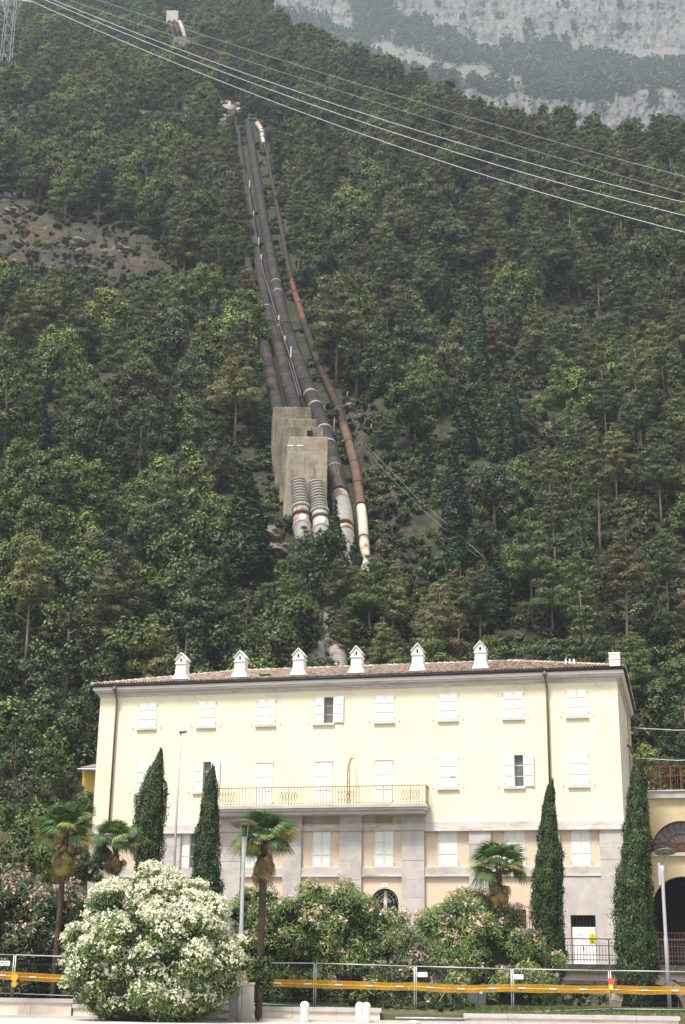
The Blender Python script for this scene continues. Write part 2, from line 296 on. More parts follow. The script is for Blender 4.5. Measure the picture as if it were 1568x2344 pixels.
LEFTBROWN = [(-40, 235), (50, 240), (80, 265), (40, 285), (-40, 280)]
TOPBLK = [(372, 18), (432, 18), (452, 112), (385, 112)]
BIGBLOCK = [(610, 922), (720, 932), (765, 1000), (760, 1185), (640, 1200), (612, 1020)]
ROCKS = [OUTCROP, CLEAR, LEDGE, BROWN, BROWN2, BROWN3, SMALLROCK, RUIN, LEFTBROWN]
PYL = [(-30, -60), (40, -60), (34, 138), (-30, 138)]
FREE = ROCKS + [TOPBLK, BIGBLOCK, PYL]
PA = [(568, 278, 15), (575, 330, 17), (590, 420, 19), (603, 500, 21), (618, 580, 23), (632, 650, 25), (645, 715, 27), (668, 790, 30), (690, 850, 32), (715, 915, 34), (735, 965, 35), (755, 1030, 36), (768, 1085, 38), (778, 1135, 39), (786, 1180, 40), (790, 1235, 41), (787, 1290, 42), (788, 1345, 43)]
PC = [(545, 290, 10), (549, 340, 12), (560, 410, 15), (572, 480, 17), (585, 560, 18), (597, 630, 20), (609, 700, 23), (620, 745, 25), (640, 800, 27), (655, 865, 30), (672, 925, 32), (676, 950, 33)]
PB = [(520, 330, 9), (537, 430, 13), (556, 530, 15), (574, 640, 18), (588, 700, 22), (600, 770, 25), (616, 845, 28), (633, 925, 30), (637, 950, 31)]
PD = [(588, 282, 11), (598, 298, 11), (603, 325, 9), (612, 352, 8), (619, 395, 8), (632, 460, 9), (645, 530, 10), (658, 600, 11), (671, 655, 13), (688, 712, 15), (705, 765, 15), (727, 825, 16), (751, 880, 17), (775, 935, 18), (790, 985, 20), (803, 1030, 21), (815, 1080, 22), (822, 1130, 22), (829, 1180, 23), (833, 1230, 23), (837, 1290, 23), (838, 1340, 23)]
PE = [(682, 1100, 32), (686, 1130, 34), (689, 1165, 38), (692, 1210, 38), (698, 1260, 39), (704, 1320, 40), (712, 1390, 41), (716, 1440, 42), (723, 1500, 43), (730, 1560, 44)]
PF = [(722, 1105, 32), (728, 1135, 34), (732, 1175, 38), (736, 1215, 38), (742, 1265, 39), (750, 1330, 40), (757, 1400, 41), (764, 1460, 42), (770, 1500, 43), (776, 1560, 44)]
# cypresses on the hill, placed one by one: top x,y, foot y, variant, label
HC = [(1082, 625, 860, 1, 'tallest slim cypress high in the group right of the pipes'), (1098, 640, 900, 1, 'slim cypress directly right of the tallest hill cypress'),
      (1110, 830, 1010, 1, 'broad dark cypress below the tallest hill cypress'), (1128, 880, 1060, 0, 'dark cypress just left of the two short slim cypresses'),
      (1165, 905, 1060, 2, 'left one of two slim cypresses beside the small stone wall'), (1180, 870, 1050, 0, 'right one of two slim cypresses beside the small stone wall'),
      (1040, 1000, 1270, 1, 'bushy cypress in front of the aerial cable'), (1044, 1130, 1340, 0, 'lower cypress standing beneath the aerial cable'), (980, 1010, 1150, 2, 'thin cypress left of the bushy cable cypress'), (1068, 900, 1060, 0, 'cypress at the left edge of the dark cypress group'),
      (558, 1060, 1330, 1, 'large cypress left of the concrete block'), (575, 1120, 1340, 0, 'bushy cypress touching the rocky ledge left of the block'),
      (612, 930, 1030, 2, 'small slim cypress at the upper left corner of the concrete block'), (262, 985, 1130, 0, 'lone slim cypress in the left half of the slope'), (385, 900, 1040, 2, 'short dark cypress among broadleaf trees on the left'),
      (765, 1147, 1300, 2, 'slim cypress in front of the wide white pipe'), (812, 1232, 1320, 2, 'small cypress between the wide white pipe and the rusty pipe'), (882, 1252, 1420, 0, 'slim cypress just right of the rusty pipe foot'), (96, 930, 1040, 2, 'dark cypress at the far left below the rock outcrop'), (1142, 1265, 1440, 0, 'pointed cypress above the fifth chimney')]
HCP = [[(x - 12, yt), (x + 12, yt), (x + 17, yt + .6 * (yb - yt)), (x + 10, yb), (x - 10, yb), (x - 17, yt + .6 * (yb - yt))] for x, yt, yb, _, _ in HC]
def seg_d(x, y, line):
    best = 1e9
    for (x0, y0, w0), (x1, y1, w1) in zip(line, line[1:]):
        dx, dy = x1 - x0, y1 - y0; t = max(0, min(1, ((x - x0) * dx + (y - y0) * dy) / (dx * dx + dy * dy)))
        best = min(best, math.hypot(x - x0 - t * dx, y - y0 - t * dy) - .5 * (w0 + t * (w1 - w0)))
    return best
def cutline(L, y0, y1): return [p for p in L if y0 <= p[1] <= y1]
CORR = [cutline(PA, 0, 1260), cutline(PC, 300, 980), cutline(PB, 730, 980), cutline(PD, 0, 1310), cutline(PE, 0, 1240), cutline(PF, 0, 1220), [(719, 1452, 40), (722, 1505, 44)]]
CROSSING = [(768, 268), (833, 82)]
CREST = [(-900, 900), (560, 900)] + [(px_, onslope(px_, py_).y) for px_, py_ in ((575, 15), (605, 55), (700, 92), (800, 140), (840, 150), (900, 185), (1050, 262), (1200, 300), (1400, 335), (1560, 330), (1900, 330), (2600, 330))]
cx_ = [(at(p, 200, 100).x / 100) for p, _ in CREST]; cy_ = [c[1] for c in CREST]
def crestY(t): return float(np.interp(t, cx_, cy_))
def fbm(x, y, s, o=4): return noise.fractal(Vector((x / s, y / s, 3.7)), 1.0, 2.0, o)

# ------------------------------------------------------------------ the hillside
def hill_z(X, Y):
    yc = crestY(X / Y)
    if Y <= SY: z = SZ
    elif Y <= yc: z = SZ + SL * (Y - SY)
    else: z = SZ + SL * (yc - SY) + .15 * (Y - yc)
    k = min(1, max(0, (Y - SY) / 25))
    return z + k * (1.6 * fbm(X, Y, 38) + .5 * fbm(X + 91, Y, 9))
na, ny = 300, 330
ts = np.linspace(-.42, .42, na); tY = np.linspace(0, 1, ny); Ys = 99.0 + 861 * tY ** 1.6
V = np.zeros((ny, na, 3)); rk = np.zeros((ny, na))
for j, Y in enumerate(Ys):
    for i, t in enumerate(ts):
        X = t * Y; z = hill_z(X, Y); px, py = proj((X, Y, z)); r = 0
        if -100 < px < 1650 and -60 < py < 1700:
            for P in ROCKS:
                if inpoly(px + 14 * noise.noise(Vector((X / 4, Y / 4, 0))), py + 12 * noise.noise(Vector((X / 4, Y / 4, 9))), P): r = 1; break
            near = min(seg_d(px, py, L) for L in (PA, PC, PD, PE, PF)) if 480 < px < 900 and py > 250 else 99
            if near < 10: z = min(z, SZ + SL * (Y - SY) - .3); r = max(r, .3)
        if r == 1: z += 3.2 * abs(noise.noise(Vector((X / 4.5, Y / 3.5, 0)))) - 1.0 + 1.5 * noise.noise(Vector((X / 1.7, Y / 1.4, 5))) + .7 * noise.noise(Vector((X * 1.4, Y * 1.4, 2)))
        V[j, i] = (X, Y, z); rk[j, i] = r
idx = np.arange(ny * na).reshape(ny, na)
def soften(a, n):
    for _ in range(n):
        a = (a + np.roll(a, 1, 0) + np.roll(a, -1, 0) + np.roll(a, 1, 1) + np.roll(a, -1, 1)) / 5
    return a
rk = soften(rk, 5)
FQ = np.stack([idx[:-1, :-1], idx[:-1, 1:], idx[1:, 1:], idx[1:, :-1]], -1).reshape(-1, 4)
me = np_mesh('hillside', V.reshape(-1, 3), FQ, M['hill'], True)
a = me.attributes.new('rock', 'FLOAT', 'POINT'); a.data.foreach_set('value', rk.ravel().astype(np.float32))
tag(obj('hillside', me), 'steep wooded hillside with bare rock patches and brown soil', kind='structure')

# ------------------------------------------------------------------ the far mountain with its cliffs
MR = [[(885, 5), (1050, -40), (1600, -40), (1600, 140), (1450, 135), (1330, 122), (1260, 98), (1180, 104), (1100, 112), (1060, 82), (1000, 62), (960, 40), (900, 30)],
      [(835, 75), (900, 105), (960, 118), (1040, 150), (1100, 150), (1200, 185), (1215, 205), (1130, 190), (1000, 165), (930, 155), (870, 130)],
      [(995, 196), (1060, 200), (1110, 212), (1200, 216), (1330, 232), (1420, 216), (1600, 212), (1600, 320), (1200, 320), (1060, 260)],
      [(590, -30), (700, -40), (790, -30), (815, 65), (770, 68), (735, 42), (680, 28), (610, 10)]]
prof = [(400, 1000, 0), (318, 1250, 0), (210, 1290, 1), (112, 1640, 0), (0, 1700, 1), (-60, 1860, 1), (-100, 2000, 0)]
nA, nP = 470, 270
V = np.zeros((nP, nA, 3)); rk = np.zeros((nP, nA)); mtp = []
yy = np.linspace(400, -100, nP)
for j, y in enumerate(yy):
    for i, x in enumerate(np.linspace(300, 2050, nA)):
        yb = y + 16 * noise.noise(Vector((x / 120, 0, 1))) + (40 if x < 1000 else 40 - (x - 1000) * .16 if x < 1250 else 0)
        Yd = float(np.interp(-yb, [-p[0] for p in prof], [p[1] for p in prof]))
        r = max([0] + [1 for P in MR if inpoly(x + 26 * noise.noise(Vector((x / 30, y / 30, 4))) + 9 * noise.noise(Vector((x / 8, y / 8, 4))), y + 24 * noise.noise(Vector((x / 26, y / 20, 8))) + 9 * noise.noise(Vector((x / 7, y / 7, 8))), P)])
        q_ = noise.fractal(Vector((x / 34, y / 26, 12)), 1, 2, 4)
        r = 1 if q_ > .52 and y < 330 else 0 if q_ < -.62 else r
        Yd += 22 * fbm(x, y * .5, 120, 4) + (6 + 5 * r) * noise.noise(Vector((x / 13, y / 60, 2))) + 9 * r * abs(noise.noise(Vector((x / 7, y / 26, 6)))) + 2.2 * r * noise.noise(Vector((x / 5, y / 9, 2)))
        p = at(x, y, Yd); V[j, i] = p; rk[j, i] = r
idx = np.arange(nP * nA).reshape(nP, nA)
FQ = np.stack([idx[:-1, :-1], idx[:-1, 1:], idx[1:, 1:], idx[1:, :-1]], -1).reshape(-1, 4)
RKM = rk.copy(); rk = soften(rk, 5)
me = np_mesh('mountain', V.reshape(-1, 3), FQ, M['mount'], True)
a = me.attributes.new('rock', 'FLOAT', 'POINT'); a.data.foreach_set('value', rk.ravel().astype(np.float32))
tag(obj('mountain', me), 'hazy grey limestone cliffs with green ledges far behind', kind='structure')
MV, MRK = V, RKM

# ------------------------------------------------------------------ leaves and crowns
def unit(v): return v / (np.linalg.norm(v, axis=1, keepdims=True) + 1e-9)
def quads(P, N, size, asp=.6, along=None):
    n = len(P); N = unit(N); A = rg.normal(size=(n, 3)) if along is None else along + rg.normal(size=(n, 3)) * .35
    T = unit(A - N * np.sum(A * N, 1, keepdims=True)); B = np.cross(N, T)
    s = np.asarray(size).reshape(-1, 1) * np.ones((n, 1))
    V = np.stack([P - T * s, P + B * s * asp, P + T * s, P - B * s * asp], 1).reshape(-1, 3)
    return V, np.arange(4 * n).reshape(n, 4)
def sph(n, up=-1):
    z = rg.uniform(up, 1, n); a = rg.uniform(0, 2 * pi, n); r = np.sqrt(1 - z * z); return np.stack([r * np.cos(a), r * np.sin(a), z], 1)
ICO = None
def core(c, r):                                    # lumpy dark core painted as the shade inside a crown, 20 faces
    g = (1 + 5 ** .5) / 2
    vs = unit(np.array([(-1, g, 0), (1, g, 0), (-1, -g, 0), (1, -g, 0), (0, -1, g), (0, 1, g), (0, -1, -g), (0, 1, -g), (g, 0, -1), (g, 0, 1), (-g, 0, -1), (-g, 0, 1)], float))
    fs = [(0, 11, 5), (0, 5, 1), (0, 1, 7), (0, 7, 10), (0, 10, 11), (1, 5, 9), (5, 11, 4), (11, 10, 2), (10, 7, 6), (7, 1, 8), (3, 9, 4), (3, 4, 2), (3, 2, 6), (3, 6, 8), (3, 8, 9), (4, 9, 5), (2, 4, 11), (6, 2, 10), (8, 6, 7), (9, 8, 1)]
    return vs * np.asarray(r) * rg.uniform(.8, 1.15, (12, 1)) + np.asarray(c), [(a, b, c2, c2) for a, b, c2 in fs]
def crown_mesh(name, mat, clumps, per, lsz, asp=.6, upk=.35, flat=1.0, cores=.72, lowcut=-.75):
    """clumps = (x,y,z,r); leaves lie on the skin of every clump"""
    Vs, Fs, Mi = [], [], []; b = 0
    for (x, y, z, r) in clumps:
        n = int(per * r * r); D = sph(n, lowcut); rad = r * (1 - .28 * rg.random((n, 1)) ** 2)
        P = D * rad * np.array([1, 1, flat]) + (x, y, z) + rg.normal(size=(n, 3)) * .04 * r
        N = D * 1.3 + rg.normal(size=(n, 3)) * .34 + np.array([0, 0, upk])
        v, f = quads(P, N, lsz * rg.uniform(.65, 1.25, n), asp); Vs.append(v); Fs.append(f + b); b += len(v); Mi += [0] * len(f)
    tri = []
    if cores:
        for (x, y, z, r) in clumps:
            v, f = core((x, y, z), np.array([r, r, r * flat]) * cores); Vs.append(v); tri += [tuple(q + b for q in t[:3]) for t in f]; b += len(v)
    V = np.concatenate(Vs); FQ = np.concatenate(Fs); me = bpy.data.meshes.new(name)
    nt_ = len(tri); me.vertices.add(len(V)); me.vertices.foreach_set('co', V.astype(np.float32).ravel())
    L = np.concatenate([FQ.ravel(), np.array(tri, dtype=np.int64).ravel()]) if nt_ else FQ.ravel()
    st = np.concatenate([np.arange(len(FQ)) * 4, len(FQ) * 4 + np.arange(nt_) * 3])
    me.loops.add(len(L)); me.loops.foreach_set('vertex_index', L.astype(np.int32)); me.polygons.add(len(st)); me.polygons.foreach_set('loop_start', st.astype(np.int32))
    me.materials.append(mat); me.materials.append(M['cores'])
    me.polygons.foreach_set('material_index', np.array([0] * len(FQ) + [1] * nt_, dtype=np.int32)); me.update(calc_edges=True); return me
def broad_clumps(k, R=2.5, H=6.2):
    """an uneven crown of k clumps, about 2R wide, topping at H"""
    out = []; lean = rg.normal(size=2) * .25
    for i in range(k):
        h = rg.uniform(.22, 1) ** .8; pr = R * sqrt(max(.05, 1 - ((h - .5) / .56) ** 2)); a = rg.uniform(0, 2 * pi); q = sqrt(rg.random()) * .82
        r = R * rg.uniform(.20, .40) * (1.1 - .3 * h); z = H * h - r * .6 + .2
        out.append((pr * q * cos(a) + lean[0] * h, pr * q * sin(a) + lean[1] * h, z, r))
    return out
def pine_clumps(H=9.5, base=.42, R=2.3, round_top=.5):
    out = []; z = H * base
    while z < H * .97:
        t = (z - H * base) / (H * (1 - base)); L = R * ((1 - t) ** .75 * (1 - round_top) + round_top * sqrt(max(0, 1 - t * t)))
        L *= rg.uniform(.75, 1.15); nb = 5 if t < .6 else 3; a0 = rg.uniform(0, 6.28)
        for k in range(nb):
            if rg.random() < .16: continue
            a = a0 + k * 2 * pi / nb + rg.normal() * .35; l = L * rg.uniform(.6, 1.1)
            for q in ((.9, .45) if l > 1.0 else (.7,)):
                out.append((cos(a) * l * q, sin(a) * l * q, z + rg.normal() * .18 + .12 * l * q, max(.36, .27 * L + .22) * rg.uniform(.8, 1.25)))
        z += rg.uniform(.62, .95)
    out.append((0, 0, H - .25, .42)); return out
def trunk_mesh(name, mat, H, r0, limbs=6, start=.4, L=1.6, bend=.25):
    m = MB(); b = rg.normal(size=2) * bend; pts = [(b[0] * t * t, b[1] * t * t, H * t - (.8 if t == 0 else 0)) for t in (0, .25, .5, .75, 1)]
    m.tube(pts, [r0, r0 * .8, r0 * .62, r0 * .42, r0 * .12], 6)
    for k in range(limbs):
        t = start + (1 - start) * (k + .5) / limbs * .85; a = k * 2.4 + rg.random(); p = Vector((b[0] * t * t, b[1] * t * t, H * t))
        m.tube([p, p + Vector((cos(a) * L * .5, sin(a) * L * .5, L * .3)), p + Vector((cos(a) * L, sin(a) * L, L * .5))], [r0 * .35, r0 * .25, r0 * .08], 4, False)
    return m.mesh(name, mat)

BROAD, PINE = [], []
for s in range(5):
    k = [24, 28, 20, 26, 22][s]; Rr = [2.5, 2.8, 2.2, 2.6, 2.4][s]; Hh = [6.0, 6.6, 6.4, 5.2, 7.2][s]
    tm = trunk_mesh('trunk', M['bark'], Hh * .85, .16, 6, .35, Rr * .6)
    rs = rg.bit_generator.state
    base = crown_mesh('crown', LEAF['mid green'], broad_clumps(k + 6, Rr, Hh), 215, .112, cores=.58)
    for c in ('dark green', 'mid green', 'bright green', 'olive', 'greyish green') if s < 4 else ('dark green', 'mid green', 'brownish'):
        me = base.copy(); me.name = 'crown'; me.materials[0] = LEAF[c]; BROAD.append((me, tm, c, Hh, Rr))
for s in range(5):
    Hh = [10, 11.5, 8.5, 9.5, 12.5][s]; Rr = [2.2, 2.0, 2.2, 2.6, 2.0][s]
    tm = trunk_mesh('trunk', M['pinebark'], Hh * .96, .15, 9, .28, Rr * .7, .35)
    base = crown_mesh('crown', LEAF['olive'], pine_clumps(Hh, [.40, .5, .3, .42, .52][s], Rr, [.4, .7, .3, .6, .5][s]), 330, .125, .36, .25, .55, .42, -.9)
    for c in ('dark green', 'mid green', 'olive', 'brownish'):
        me = base.copy(); me.materials[0] = LEAF[c]; PINE.append((me, tm, c, Hh, Rr))
CYP = []
for s in range(3):
    Hh = [11, 13, 9][s]; cl = []; z = .7
    while z < Hh:
        t = z / Hh; R_ = [.95, 1.0, .85][s] * min(1, .55 + 2 * t) * (1 - t ** 2.2) + .08; n = 4 if R_ > .4 else 2
        for k in range(n):
            a = rg.uniform(0, 6.28); cl.append((cos(a) * R_ * .42, sin(a) * R_ * .42, z + rg.normal() * .15, max(.2, R_ * .62)))
        z += .36
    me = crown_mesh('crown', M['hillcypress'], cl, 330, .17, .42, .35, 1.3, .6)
    CYP.append((me, trunk_mesh('trunk', M['bark'], 2.2, .16, 0), 'dark green', Hh, 1.0))
SHRUB = [crown_mesh('shrub', LEAF[c], [(rg.normal() * .5, rg.normal() * .5, rg.uniform(.2, .9), rg.uniform(.45, .7)) for _ in range(6)], 80, .13, cores=.7) for c in ('dark green', 'mid green', 'olive', 'brownish')]
FAR = [crown_mesh('far_crown', LEAF[c], broad_clumps(9, 2.8, 5.5), 16, .42, .7) for c in ('dark green', 'mid green', 'dark green', 'greyish green')]

# ------------------------------------------------------------------ planting the slope
def blocked(px, py_top, py_bot, hw):
    """does a crown standing here hide a pipe, a rock patch or the anchor block?"""
    for f in (.08, .35, .65, .95):
        y = py_top + (py_bot - py_top) * f
        for P in HCP:
            if inpoly(px, y, P) or inpoly(px - hw * .45, y, P) or inpoly(px + hw * .45, y, P): return True
        for P in FREE:
            if inpoly(px, y, P) or inpoly(px - hw * .6, y, P) or inpoly(px + hw * .6, y, P): return True
        if 480 < px < 920:
            for L in CORR:
                if L[0][1] - 20 < y < L[-1][1] + 4 and seg_d(px, y, L) < hw * .5: return True
    return False
trees = []
Yv = 101.5
while Yv < 720:
    big = 1 + min(.85, max(0, Yv - 140) / 230); step = 4.9 * big ** .8; n = int(.62 * Yv / step)
    for i in range(n):
        t = -.31 + .62 * (i + rnd.random()) / n; Y = Yv + rnd.uniform(-.5, .5) * step; X = t * Y
        if Y > crestY(t) + 6: continue
        z = hill_z(X, Y) - .15; bx, by = proj((X, Y, z))
        if by < -70 or bx < -230 or bx > 1800: continue
        right = min(1, max(0, (bx - 800) / 350)); high = min(1, max(0, (900 - by) / 700))
        pp = .12 + .5 * right + .22 * high * (1 - right) + .12 * noise.noise(Vector((X / 25, Y / 25, 1)))
        if by > 1250 and 560 < bx < 1000: pp = .6
        sc = rnd.choice((rnd.uniform(.65, 1.1), rnd.uniform(1.1, 1.6))) * (1.12 if Y < 150 and bx < 500 else .95) * big
        nz = noise.noise(Vector((X / 14, Y / 14, 7)))
        if rnd.random() < pp:
            v = rnd.choice(PINE if rnd.random() < .6 else [q for q in PINE if q[2] == ('olive' if nz > 0 else 'dark green')]); kd = 'pine'
            sc = min(sc, 1.25 * big ** .8)
            if by > 1100: sc = min(sc, 1.15)
        else:
            nz += .26 * max(0, 1 - bx / 700) * (1 if by < 1350 else .2)
            pool = 'bright green' if nz > .24 else 'mid green' if nz > 0 else 'dark green' if nz > -.3 else 'greyish green'
            v = rnd.choice([q for q in BROAD if q[2] == pool] if rnd.random() < .6 else BROAD); kd = 'broad'
        sc = min(sc, (14.5 if kd == 'pine' else 13.0) / v[3] * (.68 if Y > crestY(t) - 25 and bx > 650 else 1))
        k = None
        for shrink in (1, .7, .45):
            tx, ty = proj((X, Y, z + v[3] * sc * shrink)); hw = v[4] * sc * shrink * F / (Y * 1.08)
            if not blocked(bx, ty, by - (by - ty) * .15, hw): k = shrink; break
        if k is None: continue
        if 232 < bx < 1415 and ty > 1552: continue
        trees.append((Y, kd, v, X, z, sc * k, (bx + tx) / 2, (by + ty) / 2))
    Yv += step * .66
MT = [('pine', 'dark green', 705, 1440, 1245), ('pine', 'olive', 770, 1470, 1270), ('pine', 'dark green', 845, 1475, 1275), ('pine', 'mid green', 655, 1490, 1300), ('pine', 'dark green', 748, 1420, 1285), ('pine', 'olive', 800, 1440, 1290), ('pine', 'olive', 900, 1470, 1290),
      ('pine', 'dark green', 378, 1360, 1075), ('pine', 'mid green', 1003, 1255, 1060), ('pine', 'dark green', 882, 1068, 945), ('pine', 'olive', 770, 880, 640), ('pine', 'brownish', 545, 960, 720), ('pine', 'olive', 1050, 1520, 1300), ('pine', 'dark green', 1100, 1500, 1290), ('pine', 'brownish', 720, 1500, 1370), ('pine', 'dark green', 790, 1510, 1380),
      ('pine', 'olive', 778, 1525, 1395), ('pine', 'dark green', 690, 1530, 1420), ('broad', 'dark green', 712, 1405, 1236), ('broad', 'mid green', 745, 1425, 1262), ('broad', 'dark green', 672, 1430, 1262), ('broad', 'olive', 800, 1430, 1296), ('broad', 'dark green', 838, 1440, 1322), ('broad', 'dark green', 690, 1470, 1350), ('broad', 'dark green', 770, 1500, 1385),
      ('broad', 'bright green', 490, 900, 745), ('broad', 'bright green', 450, 560, 440), ('broad', 'greyish green', 560, 1330, 1200), ('broad', 'bright green', 1110, 1240, 1100), ('broad', 'bright green', 830, 730, 630), ('broad', 'dark green', 870, 905, 790), ('broad', 'greyish green', 450, 900, 790), ('broad', 'mid green', 1010, 960, 860)]
for kd_, c_, x_, yf_, yt_ in MT:
    p_ = onslope(x_, yf_); v_ = rnd.choice([q for q in (PINE if kd_ == 'pine' else BROAD) if q[2] == c_]); h_ = at(x_, yt_, p_.y).z - p_.z; trees.append((p_.y, kd_, v_, p_.x, p_.z, h_ / v_[3], x_, (yf_ + yt_) / 2))
ORD = 'first second third fourth fifth sixth seventh eighth ninth tenth eleventh twelfth thirteenth fourteenth fifteenth sixteenth seventeenth eighteenth nineteenth twentieth'.split()
COLS = [(210, 'at the far left of the slope'), (420, 'above the left end of the roof'), (590, 'just left of the pipes'), (860, 'among the pipes'), (1080, 'just right of the rusty pipe'), (1330, 'above the right half of the roof'), (9999, 'at the far right of the slope')]
ROWS = [(470, 'near the upper pipes'), (640, 'level with the rock outcrop'), (800, 'level with the bright rust'), (930, 'above the concrete block'), (1060, 'beside the block top'), (1190, 'beside the block foot'), (1290, 'beside the white pipes'), (1400, 'below the white pipes'), (1530, 'just above the roof'), (9999, 'beside the cream wall')]
def cell(px, py): return next(c for c in enumerate(COLS) if px < c[1][0]), next(r for r in enumerate(ROWS) if py < r[1][0])
inview = lambda T: -20 < T[6] < 1590 and T[7] > -10 and not (225 < T[6] < 1425 and T[7] > 1520)
def place_tree(kd, v, X, Y, z, sc, rz):
    e = empty('pine_tree' if kd == 'pine' else 'broadleaf_tree' if kd == 'broad' else 'cypress_tree', (X, Y, z), rz); e.scale = (sc, sc, sc * rnd.uniform(.92, 1.1))
    c = obj('crown', v[0], e); obj('trunk', v[1], e); return e, c
PROTO = {}; rest = {'broad': [], 'pine': []}
for kd, word in (('broad', 'broadleaf tree'), ('pine', 'pine')):
    L = sorted([T for T in trees if T[1] == kd and inview(T)], key=lambda T: T[0] / T[5] ** .5)
    head = L[:300]; ids = set(id(T) for T in head); rest[kd] = [T for T in trees if T[1] == kd and id(T) not in ids]
    cells = {}
    for T in head:
        (ci, _), (ri, _) = cell(T[6], T[7]); cells.setdefault((ci, ri, T[2][2]), []).append(T)
    for (ci, ri, colr), G in cells.items():
        G.sort(key=lambda T: T[6])
        for i, T in enumerate(G):
            e, c = place_tree(kd, T[2], T[3], T[0], T[4], T[5], rnd.uniform(0, 6.28))
            o = '' if len(G) == 1 else ORD[min(i, 19)] + ' '
            fl = ' from the left' if len(G) > 1 else ''
            lab = f"{o}{colr} {word}{fl}, {COLS[ci][1]}, {ROWS[ri][1]}"
            if len(lab.split()) > 16: lab = lab.replace(' of the slope', '').replace(' half of the roof', ' roof half').replace(' end of the roof', ' roof end')
            if len(lab.split()) > 16: lab = lab.replace(' broadleaf tree', ' tree')
            if len(lab.split()) > 16: lab = lab.replace('just ', '').replace(' tree', ' one', 0)
            if len(lab.split()) > 16: lab = lab.replace(', level with the', ', at the')
            tag(e, lab, 'tree', 'pines on the slope' if kd == 'pine' else 'broadleaf trees on the slope')
            PROTO.setdefault(id(T[2][0]), c)

def scatter(name, label, items, kind='stuff'):
    """items: (mesh-object source, list of (loc, scale, rz)); one object that instances them on points"""
    pts = [p for _, L in items for p in L]; src = [o for o, _ in items]
    me = bpy.data.meshes.new(name); me.vertices.add(len(pts)); me.vertices.foreach_set('co', np.array([p[0] for p in pts], dtype=np.float32).ravel())
    for nm, ty, dat in (('sc', 'FLOAT', [p[1] for p in pts]), ('rz', 'FLOAT', [p[2] for p in pts]), ('k', 'INT', [i for i, (_, L) in enumerate(items) for _ in L])):
        at_ = me.attributes.new(nm, ty, 'POINT'); at_.data.foreach_set('value', dat)
    o = obj(name, me); tag(o, label, kind=kind)
    g = bpy.data.node_groups.new(name, 'GeometryNodeTree'); g.interface.new_socket('Geometry', in_out='INPUT', socket_type='NodeSocketGeometry'); g.interface.new_socket('Geometry', in_out='OUTPUT', socket_type='NodeSocketGeometry')
    N, Lk = g.nodes, g.links; gi = N.new('NodeGroupInput'); go = N.new('NodeGroupOutput'); jn = N.new('GeometryNodeJoinGeometry')
    def named(nm, ty):
        q = N.new('GeometryNodeInputNamedAttribute'); q.data_type = ty; q.inputs[0].default_value = nm; return q.outputs['Attribute']
    rot = N.new('ShaderNodeCombineXYZ'); Lk.new(named('rz', 'FLOAT'), rot.inputs[2]); scn = named('sc', 'FLOAT'); kn = named('k', 'INT')
    for i, s in enumerate(src):
        cmp_ = N.new('FunctionNodeCompare'); cmp_.data_type = 'INT'; cmp_.operation = 'EQUAL'; Lk.new(kn, cmp_.inputs[2]); cmp_.inputs[3].default_value = i
        oi = N.new('GeometryNodeObjectInfo'); oi.inputs['Object'].default_value = s; oi.inputs['As Instance'].default_value = True
        ip = N.new('GeometryNodeInstanceOnPoints'); Lk.new(gi.outputs[0], ip.inputs['Points']); Lk.new(cmp_.outputs[0], ip.inputs['Selection']); Lk.new(oi.outputs['Geometry'], ip.inputs['Instance'])
        Lk.new(rot.outputs[0], ip.inputs['Rotation']); Lk.new(scn, ip.inputs['Scale']); Lk.new(ip.outputs[0], jn.inputs[0])
    Lk.new(jn.outputs[0], go.inputs[0]); md = o.modifiers.new('scatter', 'NODES'); md.node_group = g
    return o
for kd, nm, lb in (('broad', 'broadleaf_forest', 'mass of smaller broadleaf trees high up and off to the sides of the slope'), ('pine', 'pine_forest', 'mass of smaller pines high up the slope below the cliffs')):
    it = {}
    for T in rest[kd]:
        c = PROTO.get(id(T[2][0]))
        if c is None: c = rnd.choice([q for q in PROTO.values() if q.parent.name.startswith('pine' if kd == 'pine' else 'broad')])
        for src in (c, [h for h in c.parent.children if h.name.startswith('trunk')][0]) if True else ():
            it.setdefault(src.name, (src, []))[1].append(((T[3], T[0], T[4]), T[5], (T[3] * 7.3) % 6.28))
    scatter(nm, lb, list(it.values()))

# shrubs of the undergrowth, some of them standing as single plants in the clearing
sp = []
for i, me in enumerate(SHRUB):
    px, py = [(905, 1255), (940, 1185), (880, 1020), (965, 1275)][i]; p = onslope(px, py); e = obj('shrub', me, None, p, (0, 0, i), .9)
    tag(e, ['dark green shrub low in the rocky clearing right of the rusty pipe', 'mid green shrub in the rocky clearing beside the aerial cable', 'olive shrub high in the clearing beside the rusty pipe', 'brownish shrub at the lower right tip of the rocky clearing'][i], 'shrub', 'shrubs in the clearing'); sp.append((e, []))
for _ in range(21000):
    Y = 100.8 + 500 * rnd.random() ** 1.7; t = rnd.uniform(-.3, .3); X = t * Y
    if Y > crestY(t): continue
    z = hill_z(X, Y); px, py = proj((X, Y, z)); s = rnd.uniform(.4, 1.15) * (1 + min(.6, (Y - 100) / 500))
    inrock = any(inpoly(px, py, P) for P in FREE)
    oc_ = inrock and (inpoly(px, py, OUTCROP) or inpoly(px, py, SMALLROCK))
    if oc_ and rnd.random() < .25: continue
    if inrock: s *= rnd.uniform(.3, .85) if oc_ else rnd.uniform(.5, 1.15)
    if 480 < px < 900 and any(seg_d(px, py - 4, L) < 5 * s for L in CORR): continue
    if inpoly(px, py, BIGBLOCK): continue
    sp[rnd.randrange(4)][1].append(((X, Y, z - .2), s, rnd.uniform(0, 6.28)))
scatter('undergrowth', 'low shrubs and scrub covering the ground between the trees', sp)

